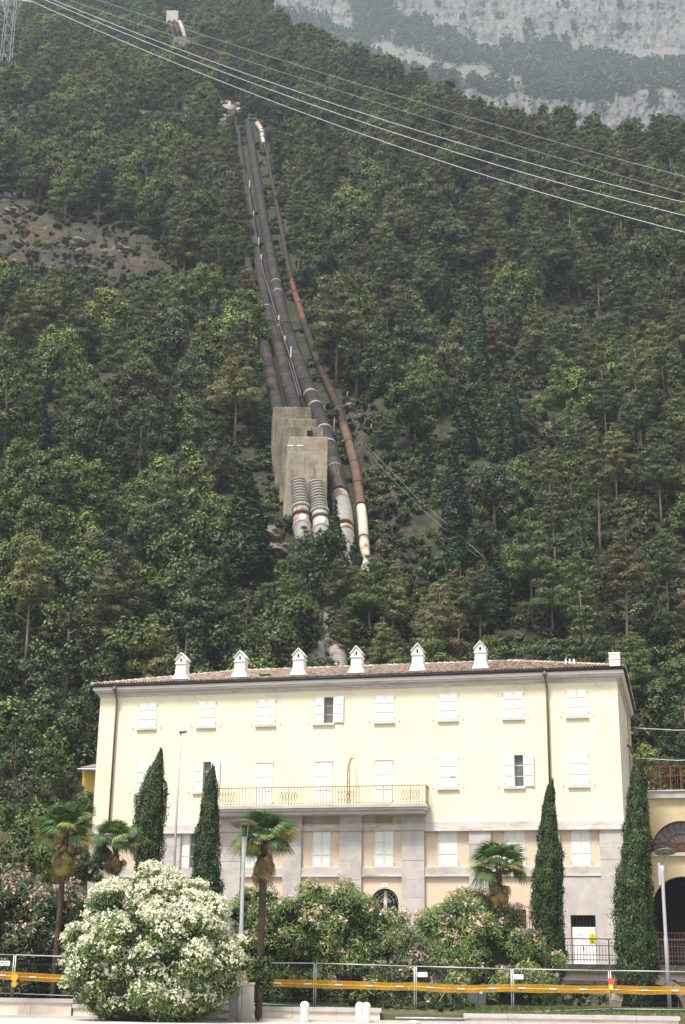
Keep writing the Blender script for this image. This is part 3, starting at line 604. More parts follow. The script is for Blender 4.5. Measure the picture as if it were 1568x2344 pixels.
# the woods on the far mountain
fp = []
for i, me in enumerate(FAR):
    fp.append([me, []])
for _ in range(26000):
    j = rnd.randrange(2, nP - 2); i = rnd.randrange(1, nA - 1); r = MRK[j, i]
    if V[j, i][1] < 1150: continue
    if r and rnd.random() < .92: continue
    p = V[j, i] + (rnd.uniform(-1.5, 1.5), rnd.uniform(-1, 1), -1)
    fp[rnd.randrange(4)][1].append((tuple(p), rnd.uniform(1.0, 2.5) * (.5 if r else 1), rnd.uniform(0, 6.28)))
FK = [L.pop() for _, L in fp]
for k, (me, L) in enumerate(fp):                    # four single trees stand as the sources of the wood
    p = FK[k]; e = obj('mountain_tree', me, None, p[0], None, p[1]); tag(e, 'tiny tree standing in the hazy wood of the mountain, ' + ['leftmost of four', 'second of four from the left', 'third of four from the left', 'rightmost of four'][sorted(range(4), key=lambda q: FK[q][0][0] / FK[q][0][1]).index(k)], 'tree', 'trees on the mountain ledge'); fp[k][0] = e
scatter('mountain_woods', 'hazy woods on the ledges between the grey cliffs', [(a_, b_) for a_, b_ in fp])

for i, (x, yt, yb, s, lb) in enumerate(HC):
    p = onslope(x, yb); v = CYP[s]; top = at(x, yt, p.y); h = top.z - p.z
    e = empty('cypress_tree', p, i * 1.3); wd = (1.25 if i not in (10, 11) else 1.9) * (.85 if i in (15, 16, 4, 5) else 1.1); k = h / v[3]; e.scale = (wd, wd, k)
    obj('crown', v[0], e); obj('trunk', v[1], e); tag(e, lb, 'cypress', 'cypresses on the hillside')

# ------------------------------------------------------------------ penstocks
def up_pts(line, r_m=None):
    """centre line in the world and radii in metres; the pipe lies on the slope"""
    out = []
    for x, y, wpx in line:
        p = onslope(x, y, 1.25)
        if line is PE or line is PF: p = at(x, y, min(p.y, 150.9 - (y - 1130) * .012))
        ax = (Vector(p) - Vector(CAM)).dot(Vector(v_f)); out.append((p, .5 * wpx * ax / F))
    return out
def catmull(P, n):
    out = []
    for i in range(len(P) - 1):
        p0, p1, p2, p3 = P[max(i - 1, 0)], P[i], P[i + 1], P[min(i + 2, len(P) - 1)]
        for k in range(n):
            t = k / n; q = []
            for a, b, c, d in zip((*p0[0], p0[1]), (*p1[0], p1[1]), (*p2[0], p2[1]), (*p3[0], p3[1])):
                q.append(.5 * (2 * b + (c - a) * t + (2 * a - 5 * b + 4 * c - d) * t * t + (3 * b - a - 3 * c + d) * t ** 3))
            out.append((Vector(q[:3]), q[3]))
    out.append((Vector(P[-1][0]), P[-1][1])); return out
def smooth_r(path):
    n = len(path); ks = 6
    R_ = [path[i][1] for i in range(n)]
    return [(path[i][0], sum(R_[max(0, i - ks):i + ks + 1]) / len(R_[max(0, i - ks):i + ks + 1])) for i in range(n)]
def penstock(name, label, line, sections, rings, ringmat, group=None, rib=None, ringw=.28, ringp=1.09):
    """sections: (y0, y1, material, ribbed). rings: photograph heights of the collars"""
    path = smooth_r(catmull(up_pts(line), 14)); ys = [proj(p)[1] for p, _ in path]
    e = empty(name, path[-1][0]); tag(e, label, 'pipe', group); base = path[-1][0]
    for y0, y1, mt, ribbed in sections:
        seg = [(p, r) for (p, r), y in zip(path, ys) if y0 - .5 <= y <= y1 + .5]
        if len(seg) < 2: continue
        if ribbed:
            pts, rad = [], []; d = 0
            for (p, r), (q, s) in zip(seg, seg[1:]):
                L = (q - p).length; n = 1
                for k in range(n):
                    t = k / n; dd = d + L * t; pts.append(p.lerp(q, t)); rad.append(r + (s - r) * t)
                d += L
        else: pts, rad = [p for p, _ in seg], [r for _, r in seg]
        so = MB().tube([p - base for p in pts], rad, 18, True).build('pipe_section', M[mt if not ribbed else 'pipe_groove'], e)
        if ribbed:                                # wound bands standing proud of the shell
            cum = [0.0]
            for p, q in zip(pts, pts[1:]): cum.append(cum[-1] + (q - p).length)
            m = MB(); d = .1
            while d < cum[-1] - .1:
                k = next(i for i in range(1, len(cum)) if cum[i] >= d); t = (d - cum[k - 1]) / (cum[k] - cum[k - 1]); c = pts[k - 1].lerp(pts[k], t) - base; r = rad[k - 1] + (rad[k] - rad[k - 1]) * t; ax_ = (pts[k] - pts[k - 1]).normalized(); hb = ribbed * .19
                m.tube([c - ax_ * hb, c - ax_ * hb * .5, c + ax_ * hb * .5, c + ax_ * hb], [r * .99, r + .09, r + .09, r * .99], 16, False); d += ribbed
            m.build('winding_band', M[mt], so)['kind'] = 'stuff'
    for y in rings:
        y, mt = (y, ringmat) if not isinstance(y, tuple) else y
        k = min(range(len(ys)), key=lambda i: abs(ys[i] - y)); p, r = path[k]; t = (path[min(k + 1, len(path) - 1)][0] - path[max(k - 1, 0)][0]).normalized(); wv = ringw * (r / 1.0) ** .5
        MB().tube([p - base - t * wv, p - base - t * wv * .9, p - base + t * wv * .9, p - base + t * wv], [r * .98, r * ringp, r * ringp, r * .98], 20).build('collar', M[mt], e)
    return e, path, ys
penstock('penstock', 'long thick dark penstock pipe running the full height beside the block', PA,
         [(270, 1062, 'pipe', 0), (1062, 1134, 'pipe_brown', .36), (1134, 1150, 'pipe_pale', 0), (1150, 1214, 'pipe_white', .34), (1214, 1226, 'pipe_pale', 0), (1226, 1390, 'pipe_white', .34)],
         [300, 352, 410, 470, 532, 592, (650, 'pipe_grey'), (672, 'pipe_grey'), 722, 775, 812, 848, 880, (905, 'pipe_grey'), (935, 'pipe_grey'), (985, 'pipe_grey'), (1022, 'pipe_grey'), (1077, 'pipe_grey'), (1142, 'pipe_pale'), (1220, 'pipe_pale')], 'pipe', 'dark penstocks', ringw=.22, ringp=1.045)
penstock('penstock', 'dark penstock pipe entering the block top on its right side', PC, [(280, 960, 'pipe', 0)], [340, 400, 460, 640, (706, 'pipe_grey'), 745, 782, 815, 850, 885, 915], 'pipe', 'dark penstocks', ringw=.2, ringp=1.05)
penstock('penstock', 'dark penstock pipe entering the block top at its left corner', PB, [(320, 960, 'pipe', 0)], [760, 800, 840, 880, 915], 'pipe', 'dark penstocks', ringw=.2, ringp=1.05)
penstock('rusty_penstock', 'thin rusty penstock pipe right of the dark pipes, pale at its foot', PD,
         [(280, 306, 'pipe_pale', 0), (306, 330, 'pipe_white', 0), (330, 640, 'pipe_rustdark', 0), (640, 735, 'pipe_orange', 0), (735, 975, 'pipe_rustdark', 0), (975, 1160, 'pipe_rust', 0), (1160, 1345, 'pipe_pale', 0)],
         [300, 340, 480, 560, 655, 700, 740, 770, 815, 860, 900, 938, 978, 1015, 1062, 1110, 1160, 1232], 'iron_dark', None, ringw=.16, ringp=1.16)
for line, lb, fl, mh in ((PE, 'left one of two white ribbed pipes leaving the block foot', [1163, (1181, 'pipe_rust'), 1208], 1193), (PF, 'right one of two white ribbed pipes leaving the block foot', [1171, (1188, 'pipe_rust'), 1215], 1200)):
    e, path, ys = penstock('ribbed_penstock', lb, line, [(1095, fl[0], 'pipe_white', .36), (fl[0], fl[2], 'pipe_pale', 0), (fl[2], 1570, 'pipe_white', .36)], fl, 'pipe_grey', 'white ribbed penstocks', ringw=.13, ringp=1.13)
    base = e.location
    for y in (fl[0], fl[1][0], fl[2]):
        k = min(range(len(ys)), key=lambda i: abs(ys[i] - y)); p, r = path[k]; t = (path[k + 1][0] - path[k - 1][0]).normalized(); a_ = t.orthogonal().normalized(); b_ = t.cross(a_); m = MB()
        for q in range(26):
            c = p - base + (a_ * cos(q * 2 * pi / 26) + b_ * sin(q * 2 * pi / 26)) * r * 1.1; m.tube([c - t * .2, c + t * .2], .06, 5)
        m.build('bolt', M['pipe_rustdark'] if y == fl[1][0] else M['pipe_grey'], e)['kind'] = 'stuff'
    k = min(range(len(ys)), key=lambda i: abs(ys[i] - mh)); p, r = path[k]; out = Vector((0.12, -1, .1)).normalized()
    MB().tube([p - base + out * r * .7, p - base + out * (r + .22), p - base + out * (r + .27)], [.42, .42, .30], 16).build('manhole_cover', M['limewash'], e)

# the anchor block: four stepped concrete masses
blk = empty('anchor_block', at(700, 1180, 152)); tag(blk, 'huge stepped concrete anchor block holding the pipes, rust stained front', 'concrete block')
bl = Vector(blk.location)
STEPS = [(152.0, 662, 751, 999, 649, 748, 1186, 'concrete_rust'), (155.3, 652, 740, 977, 640, 742, 1150, 'concrete'), (158.8, 637, 726, 958, 629, 735, 1125, 'concrete'), (162.5, 627, 712, 931, 622, 725, 1100, 'concrete')]
for i, (Y, xl, xr, yt, bxl, bxr, yb, mt) in enumerate(STEPS):
    tl, tr_, b0, b1 = at(xl, yt, Y), at(xr, yt + 6, Y), at(bxl, yb, Y), at(bxr, yb - 14, Y); tr_.z = tl.z; b1.z = b0.z
    d = Vector((-.38, 3.9 if i < 3 else 3.2, 0)); m = MB()
    ch = .16
    fr = [b0, b1, tr_, tl]
    vs = [p - bl for p in fr] + [p + d - bl for p in fr]
    m.add(vs, [(0, 1, 2, 3), (5, 4, 7, 6), (1, 5, 6, 2), (4, 0, 3, 7), (3, 2, 6, 7), (0, 4, 5, 1)])
    o = m.build('concrete_step', M[mt], blk)
    bv = o.modifiers.new('edge', 'BEVEL'); bv.width = .07; bv.segments = 1
    # cast lip and shallow board joints
    j = MB()
    for kz in range(1, 6):
        f = kz / 6; zl = tl.lerp(b0, f) - bl; zr = tr_.lerp(b1, f) - bl
        j.add([zl + Vector((.02, -.012, .012)), zr + Vector((-.02, -.012, .012)), zr + Vector((-.02, -.012, -.012)), zl + Vector((.02, -.012, -.012))], [(3, 2, 1, 0)])
    j.build('board_joint', M['stone_dark'] if i else M['concrete'], blk)
p = at(709, 991, 155.1) - bl; MB().box(p.x - .32, p.x + .32, p.y - .02, p.y + .1, p.z - .3, p.z + .3).build('drain_opening', M['black'], blk)
for xx in (641, 663):
    p = at(xx + 24, 1020, 151.97) - bl; MB().box(p.x - .35, p.x + .35, p.y - .015, p.y + .1, p.z - .07, p.z + .07).build('lime_patch', M['limewash'], blk)
# retaining block left of the anchor block and the rough ledge stones
def rock(name, label, p, s, cat='rock', group=None, mat='rock', rough=.35):
    m = MB(); n = 14; vs = []; fs = []
    import mathutils
    for j in range(9):
        th = pi * j / 8
        for i in range(n):
            ph = 2 * pi * i / n; d = Vector((sin(th) * cos(ph), sin(th) * sin(ph), cos(th))); k = 1 + rough * noise.fractal(d * 1.6 + Vector(p), 1, 2, 4)
            k = min(k, 1.2) + .12 * noise.noise(d * 5 + Vector(p)); vs.append((d.x * s[0] * k, d.y * s[1] * k, d.z * s[2] * k))
    fs = [(j * n + i, (j + 1) * n + i, (j + 1) * n + (i + 1) % n, j * n + (i + 1) % n) for j in range(8) for i in range(n)]
    o = m.add(vs, fs).build(name, M[mat], None, loc=p); tag(o, label, cat, group); return o
RK = [(625, 1225, 1.7, 1.6, 'pale crag left of the white ribbed pipes'), (640, 1262, 1.3, 1.3, 'small crag below the left white ribbed pipe'), (606, 1262, 1.6, 1.5, 'crag with dry grass beside the bushy cypress'),
      (880, 1095, 1.6, 1.0, 'pale boulder beside the aerial cable above the clearing'), (872, 1118, 1.5, .9, 'dark ledge under the pale boulder'), (800, 935, 1.0, 1.1, 'pale rock right of the rusty pipe beside the block top'), (822, 958, .9, .9, 'small pale rock lower right of the rusty pipe'), (905, 1150, 1.8, .7, 'grey rock strip in the middle of the clearing'),
      (432, 1425, 2.2, 1.0, 'grey rock above the first chimney'), (332, 262, 3.6, 2.0, 'small cliff high in the left forest'), (860, 1200, 1.2, .6, 'flat grey rock beside the rusty pipe foot'), (1410, 1235, 2.5, .8, 'grey scree ledge at the far right')]
for x, y, sx, sz, lb in RK: rock('boulder', lb, onslope(x, y, .1), (sx * .75, 1.1, sz * .62), rough=.6)
# rugged stones in the big outcrop
OC = []
while len(OC) < 44:
    x, y = rnd.uniform(-10, 375), rnd.uniform(455, 630)
    if inpoly(x, y, OUTCROP): OC.append((x, y))
OC.sort(); NC = {}
for x, y in OC:
    s = rnd.choice((rnd.uniform(.3, .9), rnd.uniform(.9, 2.2))); col_ = 'far left' if x < 95 else 'left middle' if x < 190 else 'right middle' if x < 285 else 'right end'; row = 'upper edge' if y < 525 else 'middle' if y < 575 else 'lower edge'
    NC[(col_, row)] = NC.get((col_, row), 0) + 1
    rock('boulder', f"{ORD[NC[(col_, row)] - 1]} grey stone from the left in the outcrop, {col_}, {row}", onslope(x, y, -.1), (s, s * .9, s * .55), group='stones of the left rock outcrop', rough=.5)
# small stone wall on the right of the slope
wl = MB()
c0, c1 = onslope(1192, 985, .2), onslope(1262, 985, .2); c1.y = c0.y; c1.z = c0.z
sw = empty('stone_wall', c0); tag(sw, 'short grey dry stone wall between cypresses and pines', 'wall')
for r in range(3):
    nb = 7
    for q in range(nb):
        L = (c1.x - c0.x) / nb; off = .5 * L * (r % 2); MB().box(q * L + off + .03, (q + 1) * L + off - .03, rnd.uniform(-.04, .04), .8, r * .42 + .02, r * .42 + .40).build('stone', M['rubble'], sw)
# ruined masonry at the head of the pipes
ru = empty('ruined_masonry', onslope(527, 285)); tag(ru, 'ruined pale masonry at the upper end of the dark pipes', 'ruin'); rl = Vector(ru.location)
for q in range(26):
    x, y = rnd.uniform(503, 552), rnd.uniform(222, 282); p = onslope(x, y, .8) - rl; s = rnd.uniform(.45, 1.1)
    o = MB().box(-s, s, -s * .7, s * .7, -s * .5, s * .5).build('stone', M['stone_pale'] if q % 3 else M['concrete_rust'], ru, loc=p, rot=(rnd.uniform(-.3, .3), rnd.uniform(-.3, .3), rnd.uniform(-.8, .8)))
# platform with posts at the pipe head
pf = empty('pipe_platform', onslope(578, 274, 2.6)); tag(pf, 'small railed steel platform at the upper end of the pipes', 'platform')
MB().box(-1.1, 1.1, -.6, .6, 0, .15).build('deck', M['pipe_grey'], pf)
for q in (-1.05, 1.05): MB().bar((q, -.55, .15), (q, -.55, 1.9 if q < 0 else 1.3), .06).build('post', M['pipe_grey'], pf)
MB().bar((-1.05, -.55, 1.2), (1.05, -.55, 1.2), .06).build('rail', M['pipe_grey'], pf)
# upper station: block, three small pipes, lower block
us = empty('upper_pipe_station', onslope(410, 105)); tag(us, 'small concrete station with three short pipes high above the forest', 'concrete block'); ul = Vector(us.location)
for (x0, x1, y0, y1, mt) in ((380, 408, 24, 50, 'stone_pale'), (395, 436, 84, 108, 'concrete')):
    a0, a1 = onslope(x0, y1, 1), at(x1, y0, onslope(x0, y1, 1).y); a0 -= ul; a1 -= ul; MB().box(a0.x, a1.x, a0.y, a0.y + 5, a0.z, a1.z).build('concrete_step', M[mt], us)
for (x0, x1) in ((388, 399), (399, 411), (411, 424)):
    a0, a1 = onslope(x0, 50, 2) - ul, onslope(x1, 88, 2) - ul; MB().tube([a0, a0.lerp(a1, .5) + Vector((0, 0, .6)), a1], .85, 12).build('pipe_section', M['pipe'] if x0 != 411 else M['pipe_pale'], us)
# pipe-side walkway rail and cross beam
wr = empty('walkway_rail', onslope(690, 905)); tag(wr, 'thin dark handrail with pale posts beside the thick dark pipe', 'railing'); wl_ = Vector(wr.location)
line = [(566, 400), (575, 480), (590, 560), (602, 620), (626, 700), (648, 770), (668, 830), (690, 905)]
MB().tube([onslope(x, y, 2.3) - wl_ for x, y in line], .09, 5).build('rail', M['iron_dark'], wr)
MB().tube([onslope(x - 5, y + 3, 1.6) - wl_ for x, y in line], .09, 5).build('rail', M['iron_dark'], wr)
for x, y, h in ((580, 505, 2.2), (592, 565, 2), (598, 600, 1.6), (666, 822, 2.0), (638, 745, 1.8), (571, 430, 2), (652, 785, 1.2)):
    p = onslope(x, y, 1.5) - wl_; MB().bar(p, p + Vector((0, 0, h)), .10).build('post', M['limewash'], wr)
cb = empty('pipe_support_beam', onslope(632, 747, 2)); tag(cb, 'rusty cross beam over the dark pipes above the block', 'beam')
MB().box(-2.3, 2.3, -.1, .1, .9, 1.1).build('beam', M['pipe_rust'], cb); MB().bar((-2.2, 0, -1), (-2.2, 0, 1), .1).build('post', M['pipe_rust'], cb); MB().bar((1.9, 0, -1), (1.9, 0, 1), .1).build('post', M['pipe_rust'], cb)
# marker posts in the clearing
for i, (x, y) in enumerate([(795, 925), (765, 985), (905, 1030), (850, 1000), (742, 955)]):
    p = onslope(x, y); tag(MB().bar((0, 0, -.3), (0, 0, 1.8), .07).build('marker_post', M['pipe_pale'], None, loc=p), ['yellowish post right of the rusty pipe beside the block top', 'yellowish post between the thick and rusty pipes', 'yellowish post beside the pine in the clearing', 'yellowish post just right of the rusty pipe curve', 'yellowish post at the right edge of the block top'][i], 'post', 'small posts around the pipes')


# ------------------------------------------------------------------ ground of the gardens and the road
g = MB(); g.add([(-60, 57.38, .3), (60, 57.38, .3), (60, 58.2, .5), (-60, 58.2, .5), (60, 102, .5), (-60, 102, .5), (-60, 57.3, -.1), (60, 57.3, -.1)], [(0, 1, 2, 3), (3, 2, 4, 5), (6, 7, 1, 0)]); tag(g.build('garden_ground', M['soil']), 'dark garden soil and leaf litter under the bushes', kind='structure')
g = MB(); g.add([(-900, -40, 0), (900, -40, 0), (900, 57.4, 0), (-900, 57.4, 0)], [(0, 1, 2, 3)]); tag(g.build('pavement', M['road']), 'pale pavement in front of the low garden wall', kind='structure')
g = MB(); g.add([(-900, 57.4, -.3), (900, 57.4, -.3), (900, 2200, -.3), (-900, 2200, -.3)], [(0, 1, 2, 3)]); tag(g.build('ground', M['soil']), 'dark ground beneath the gardens and the hillside', kind='structure')
g = MB(); g.box(-60, 60, 70.6, 102, .3, 2.18); tag(g.build('terrace', M['stone_dark']), 'raised terrace on which the large building stands', kind='structure')
g = MB()
for x0, x1 in ((-30, .5), (4.9, 30)): g.add([(x0, 58.25, .52), (x1, 58.25, .52), (x1, 63, .52), (x0, 63, .52)], [(0, 1, 2, 3)])
tag(g.build('lawn', M['soil']), 'strip of lawn behind the low wall', kind='structure')
P = np.stack([rg.uniform(-17, 16, 20000), rg.uniform(57.4, 60.2, 20000), np.full(20000, .56)], 1); P = P[(P[:, 0] < .5) | (P[:, 0] > 4.9)]
P[:, 2] = .53 - .25 * np.clip((58.2 - P[:, 1]) / .8, 0, 1)
n_ = len(P); v, f = quads(P + (0, 0, .03), np.stack([rg.normal(size=n_), -abs(rg.normal(size=n_)) - .3, rg.normal(size=n_) * .3], 1), rg.uniform(.05, .11, n_), .22, np.tile([0, 0, 1.], (n_, 1)))
tag(obj('grass', np_mesh('grass', v, f, M['grass'])), 'short green grass behind the low wall', kind='stuff')

# ------------------------------------------------------------------ the villa
YAW = radians(-13.6); O = at(1428, 1882, 80.0); O.z = 0
eX = Vector((cos(YAW), sin(YAW), 0)); eN = Vector((-sin(YAW), cos(YAW), 0))
def fac(x, y, dep=0.0):                          # photograph point -> (u, z) on the facade plane
    d = Vector(ray(x, y)); P0 = O + eN * dep; C0 = Vector(CAM); t = (P0 - C0).dot(eN) / d.dot(eN); P = C0 + d * t
    return (P - O).dot(eX), P.z
villa = empty('villa', O, YAW); tag(villa, 'large cream building with white shutters, tiled roof and six white chimneys', 'building')
W0, DEP, ZT, ZB = -31.4, 13.2, 18.0, 2.2
def wall_holes(x0, x1, z0, z1, holes, rev=.28, y=0.0):
    m = MB(); xs = sorted({x0, x1} | {h[0] for h in holes} | {h[1] for h in holes}); zs = sorted({z0, z1} | {h[2] for h in holes} | {h[3] for h in holes})
    for a, b in zip(xs, xs[1:]):
        for c, d in zip(zs, zs[1:]):
            mx, mz = (a + b) / 2, (c + d) / 2
            if any(h[0] < mx < h[1] and h[2] < mz < h[3] for h in holes): continue
            m.add([(a, y, c), (b, y, c), (b, y, d), (a, y, d)], [(0, 1, 2, 3)])
    for a, b, c, d in holes:
        m.add([(a, y, c), (b, y, c), (b, y, d), (a, y, d), (a, y + rev, c), (b, y + rev, c), (b, y + rev, d), (a, y + rev, d)], [(0, 4, 5, 1), (1, 5, 6, 2), (2, 6, 7, 3), (3, 7, 4, 0)])
    return m
TOPW = [(318.5, 358.8), (453.7, 494), (589, 631), (720, 764), (859, 902.5), (1005, 1048), (1152.5, 1198.5), (1298, 1345)]
MIDW = [(312, 353), (446, 484), (586.6, 624.6), (720, 760), (858, 899), (1004, 1048.7), (1156, 1200), (1303, 1348)]
LOWW = [(413, 455), (550, 590), (716, 757), (857, 901), (1003, 1048), (1155, 1203), (1308, 1352)]
def uu(a, b, y): return fac(a, y)[0], fac(b, y)[0]
holesU, win = [], []
for i, (a, b) in enumerate(TOPW):
    u0, u1 = uu(a, b, 1625); win.append((u0, u1, 15.88, 17.48, 'open' if i == 3 else 'shut', 'top')); holesU.append((u0 + .04, u1 - .04, 15.9, 17.44))
for i, (a, b) in enumerate(MIDW):
    u0, u1 = uu(a, b, 1775); door = i in (2, 3, 4); z0, z1 = (11.12, 13.62) if door else (11.98, 13.82)
    win.append((u0, u1, z0, z1, 'open' if i in (1, 6) else 'shut', 'door' if door else 'mid')); holesU.append((u0 + .04, u1 - .04, z0 + .02, z1 - .04))
wall_holes(W0, 0, 9.9, ZT, holesU).build('wall', M['cream'], villa)
MB().add([(0, 0, ZB), (0, DEP, ZB), (0, DEP, ZT), (0, 0, ZT), (W0, 0, ZB), (W0, DEP, ZB), (W0, DEP, ZT), (W0, 0, ZT)], [(0, 1, 2, 3), (4, 7, 6, 5), (1, 5, 6, 2)]).build('wall', M['cream_worn'], villa)
# lower storey walls, peach between granite piers
PIL = [(205, 240), (374, 414), (505, 553), (650, 691), (778.5, 829), (920.7, 972.5), (1074.5, 1125), (1231, 1283), (1374, 1427)]
PU = [uu(a, b, 1950) for a, b in PIL]; PU[0] = (W0 - .02, W0 + .95); PU[-1] = (PU[-1][0], .02)
holesL = []
for i, (a, b) in enumerate(LOWW):
    u0, u1 = uu(a, b, 1945); win.append((u0, u1, 7.58, 9.66, 'half' if i == 0 else 'shut', 'low')); holesL.append((u0 + .03, u1 - .03, 7.58, 9.64))
du0, du1 = fac(1308, 2150)[0], fac(1365, 2150)[0]
sw0, sw1 = fac(1004, 2095)[0], fac(1044, 2095)[0]; sw2, sw3 = fac(1172, 2095)[0], fac(1204, 2095)[0]
arches = [((fac(880, 2080)[0]), 0.80, 6.44), (fac(738, 2060)[0], .80, 6.44), (fac(568, 2060)[0], .80, 6.44)]
holesL += [(du0, du1, 2.3, 5.02), (sw0, sw1, 4.3, 5.32), (sw2, sw3, 4.3, 5.32)]
holesL += [(c - r - .15, c + r + .15, ZB, zt + .25) for c, r, zt in arches]
lw = wall_holes(W0, 0, ZB, 9.9, holesL, .3, .03)
for c, r, zt in arches:                            # wall around each arched doorway
    zc = zt - r; ring = [(c + r * cos(pi * k / 20), zc + r * sin(pi * k / 20)) for k in range(21)]
    X0, X1, Z1 = c - r - .15, c + r + .15, zt + .25
    for k in range(20):
        (a0, b0), (a1, b1) = ring[k], ring[k + 1]
        q0 = (X1, min(Z1, zc + (X1 - c) * tan(pi * k / 20))) if k < 6 else None
        lw.add([(a0, .03, b0), (a0 if b0 > zc + .55 * r else X1 if a0 > c else X0, .03, Z1 if b0 > zc + .55 * r else b0), (a1 if b1 > zc + .55 * r else X1 if a1 > c else X0, .03, Z1 if b1 > zc + .55 * r else b1), (a1, .03, b1)], [(0, 1, 2, 3)])
        lw.add([(a0, .03, b0), (a1, .03, b1), (a1, .33, b1), (a0, .33, b0)], [(0, 1, 2, 3)])
        if (b0 > zc + .55 * r) != (b1 > zc + .55 * r):
            s = X1 if a0 > c else X0; t_, bb = (a1, b0) if a0 > c else (a0, b1)
            lw.add([(t_, .03, Z1), (s, .03, Z1), (s, .03, bb)], [(0, 1, 2)])
    for s in (-1, 1):
        lw.add([(c + s * r, .03, ZB), (c + s * (r + .15), .03, ZB), (c + s * (r + .15), .03, zc), (c + s * r, .03, zc)], [(0, 1, 2, 3)])
        lw.add([(c + s * r, .03, ZB), (c + s * r, .33, ZB), (c + s * r, .33, zc), (c + s * r, .03, zc)], [(0, 1, 2, 3)])
lw.build('wall', M['peach'], villa)
for c, r, zt in arches:
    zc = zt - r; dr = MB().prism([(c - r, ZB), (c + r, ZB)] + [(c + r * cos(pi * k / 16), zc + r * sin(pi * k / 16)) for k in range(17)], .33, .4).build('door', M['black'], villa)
    f = MB(); f.box(c - .09, c + .09, .26, .328, ZB, zt - .12)
    for q in (.35, .62, .86):
        pts = [(c + r * q * cos(pi * k / 14), .29, zc + r * q * sin(pi * k / 14)) for k in range(15)]; f.tube(pts, .014, 4)
    for k in range(1, 8): f.bar((c, .29, zc), (c + r * .95 * cos(pi * k / 8), .29, zc + r * .95 * sin(pi * k / 8)), .012)
    f.build('fanlight_grille', M['stone_pale'], dr)
# piers built from separate granite blocks
ZS = 9.62
for i, (a, b) in enumerate(PU):
    z = ZB; k = 0; wide = (b - a); top = ZS
    while z < top - .05:
        h = min(.86 + .1 * ((k * 7 + i * 3) % 3), top - z); h = top - z if top - z - h < .3 else h
        cuts = [a, b] if (k + i) % 3 else [a, a + wide * (.45 + .1 * ((k + i) % 2)), b]
        for c, d in zip(cuts, cuts[1:]):
            pr = .17 + .006 * ((k * 5 + i) % 3); MB().box(c + (.003 if c > a else 0), d - (.003 if d < b else 0), -pr, .04, z + .006, z + h - .002).build('granite_block', M['stone'], villa)
        z += h; k += 1
    if i == len(PU) - 1:                          # quoins return on the side wall
        MB().box(.0, .17, .03, .9, ZB, ZS).build('pier_return', M['stone'], villa)
    if 2 <= i <= 5:                               # piers continue up to the balcony
        MB().box(a - .05, b + .05, -.24, .03, 9.62, 10.02).build('pier_cap', M['stone'], villa)
        MB().box(a, b, -.17, .03, 10.02, 10.42).build('granite_block', M['stone'], villa); MB().box(a - .06, b + .06, -.26, .03, 10.42, 10.5).build('pier_cap', M['stone'], villa)
MB().box(PU[7][1] - .002, PU[8][0] + .002, -.09, .035, 5.02, 7.02).build('stone_panel', M['stone'], villa)
MB().box(PU[7][1] - .002, du0, -.09, .035, ZB, 5.02).build('stone_panel', M['stone'], villa); MB().box(du1, PU[8][0] + .002, -.09, .035, ZB, 5.02).build('stone_panel', M['stone'], villa)
# string course in stone lengths, sill bands
def course(name, x0, x1, y0, y1, z0, z1, mt, L=2.3):
    n = max(1, round((x1 - x0) / L))
    for k in range(n): a, b = x0 + (x1 - x0) * k / n, x0 + (x1 - x0) * (k + 1) / n; MB().box(a + .003, b - .003, y0 - .004 * (k % 2), y1, z0, z1).build(name, mt, villa)
course('string_course', W0 - .2, PU[2][0] - .05, -.22, .02, ZS + .02, 10.06, M['stone_pale']); course('string_course', PU[5][1] + .05, .2, -.22, .02, ZS + .02, 10.06, M['stone_pale'])
MB().box(.17, .22, .02, DEP, ZS + .02, 10.06).build('string_course', M['stone_pale'], villa)
course('string_course_lip', W0 - .24, PU[2][0] - .05, -.28, .02, ZS - .06, ZS + .018, M['stone_pale'], 4); course('string_course_lip', PU[5][1] + .05, .24, -.28, .02, ZS - .06, ZS + .018, M['stone_pale'], 4)
for k in range(2, 5): MB().box(PU[k][1], PU[k + 1][0], -.1, .028, 9.64, 9.98).build('string_course', M['stone_pale'], villa); MB().box(PU[k][1], PU[k + 1][0], -.12, .027, 9.985, 10.03).build('string_course_lip', M['stone'], villa)
MB().box(PU[2][1], PU[5][0], .0, .025, 10.03, 10.5).build('wall', M['peach'], villa)
for k in range(len(PU) - 1):
    MB().box(PU[k][1] + .002, PU[k + 1][0] - .002, -.10, .032, 7.2, 7.57).build('sill_band', M['stone'], villa)
    MB().box(PU[k][1] + .002, PU[k + 1][0] - .002, -.13, .031, 7.08, 7.195).build('sill_band', M['stone_pale'], villa)
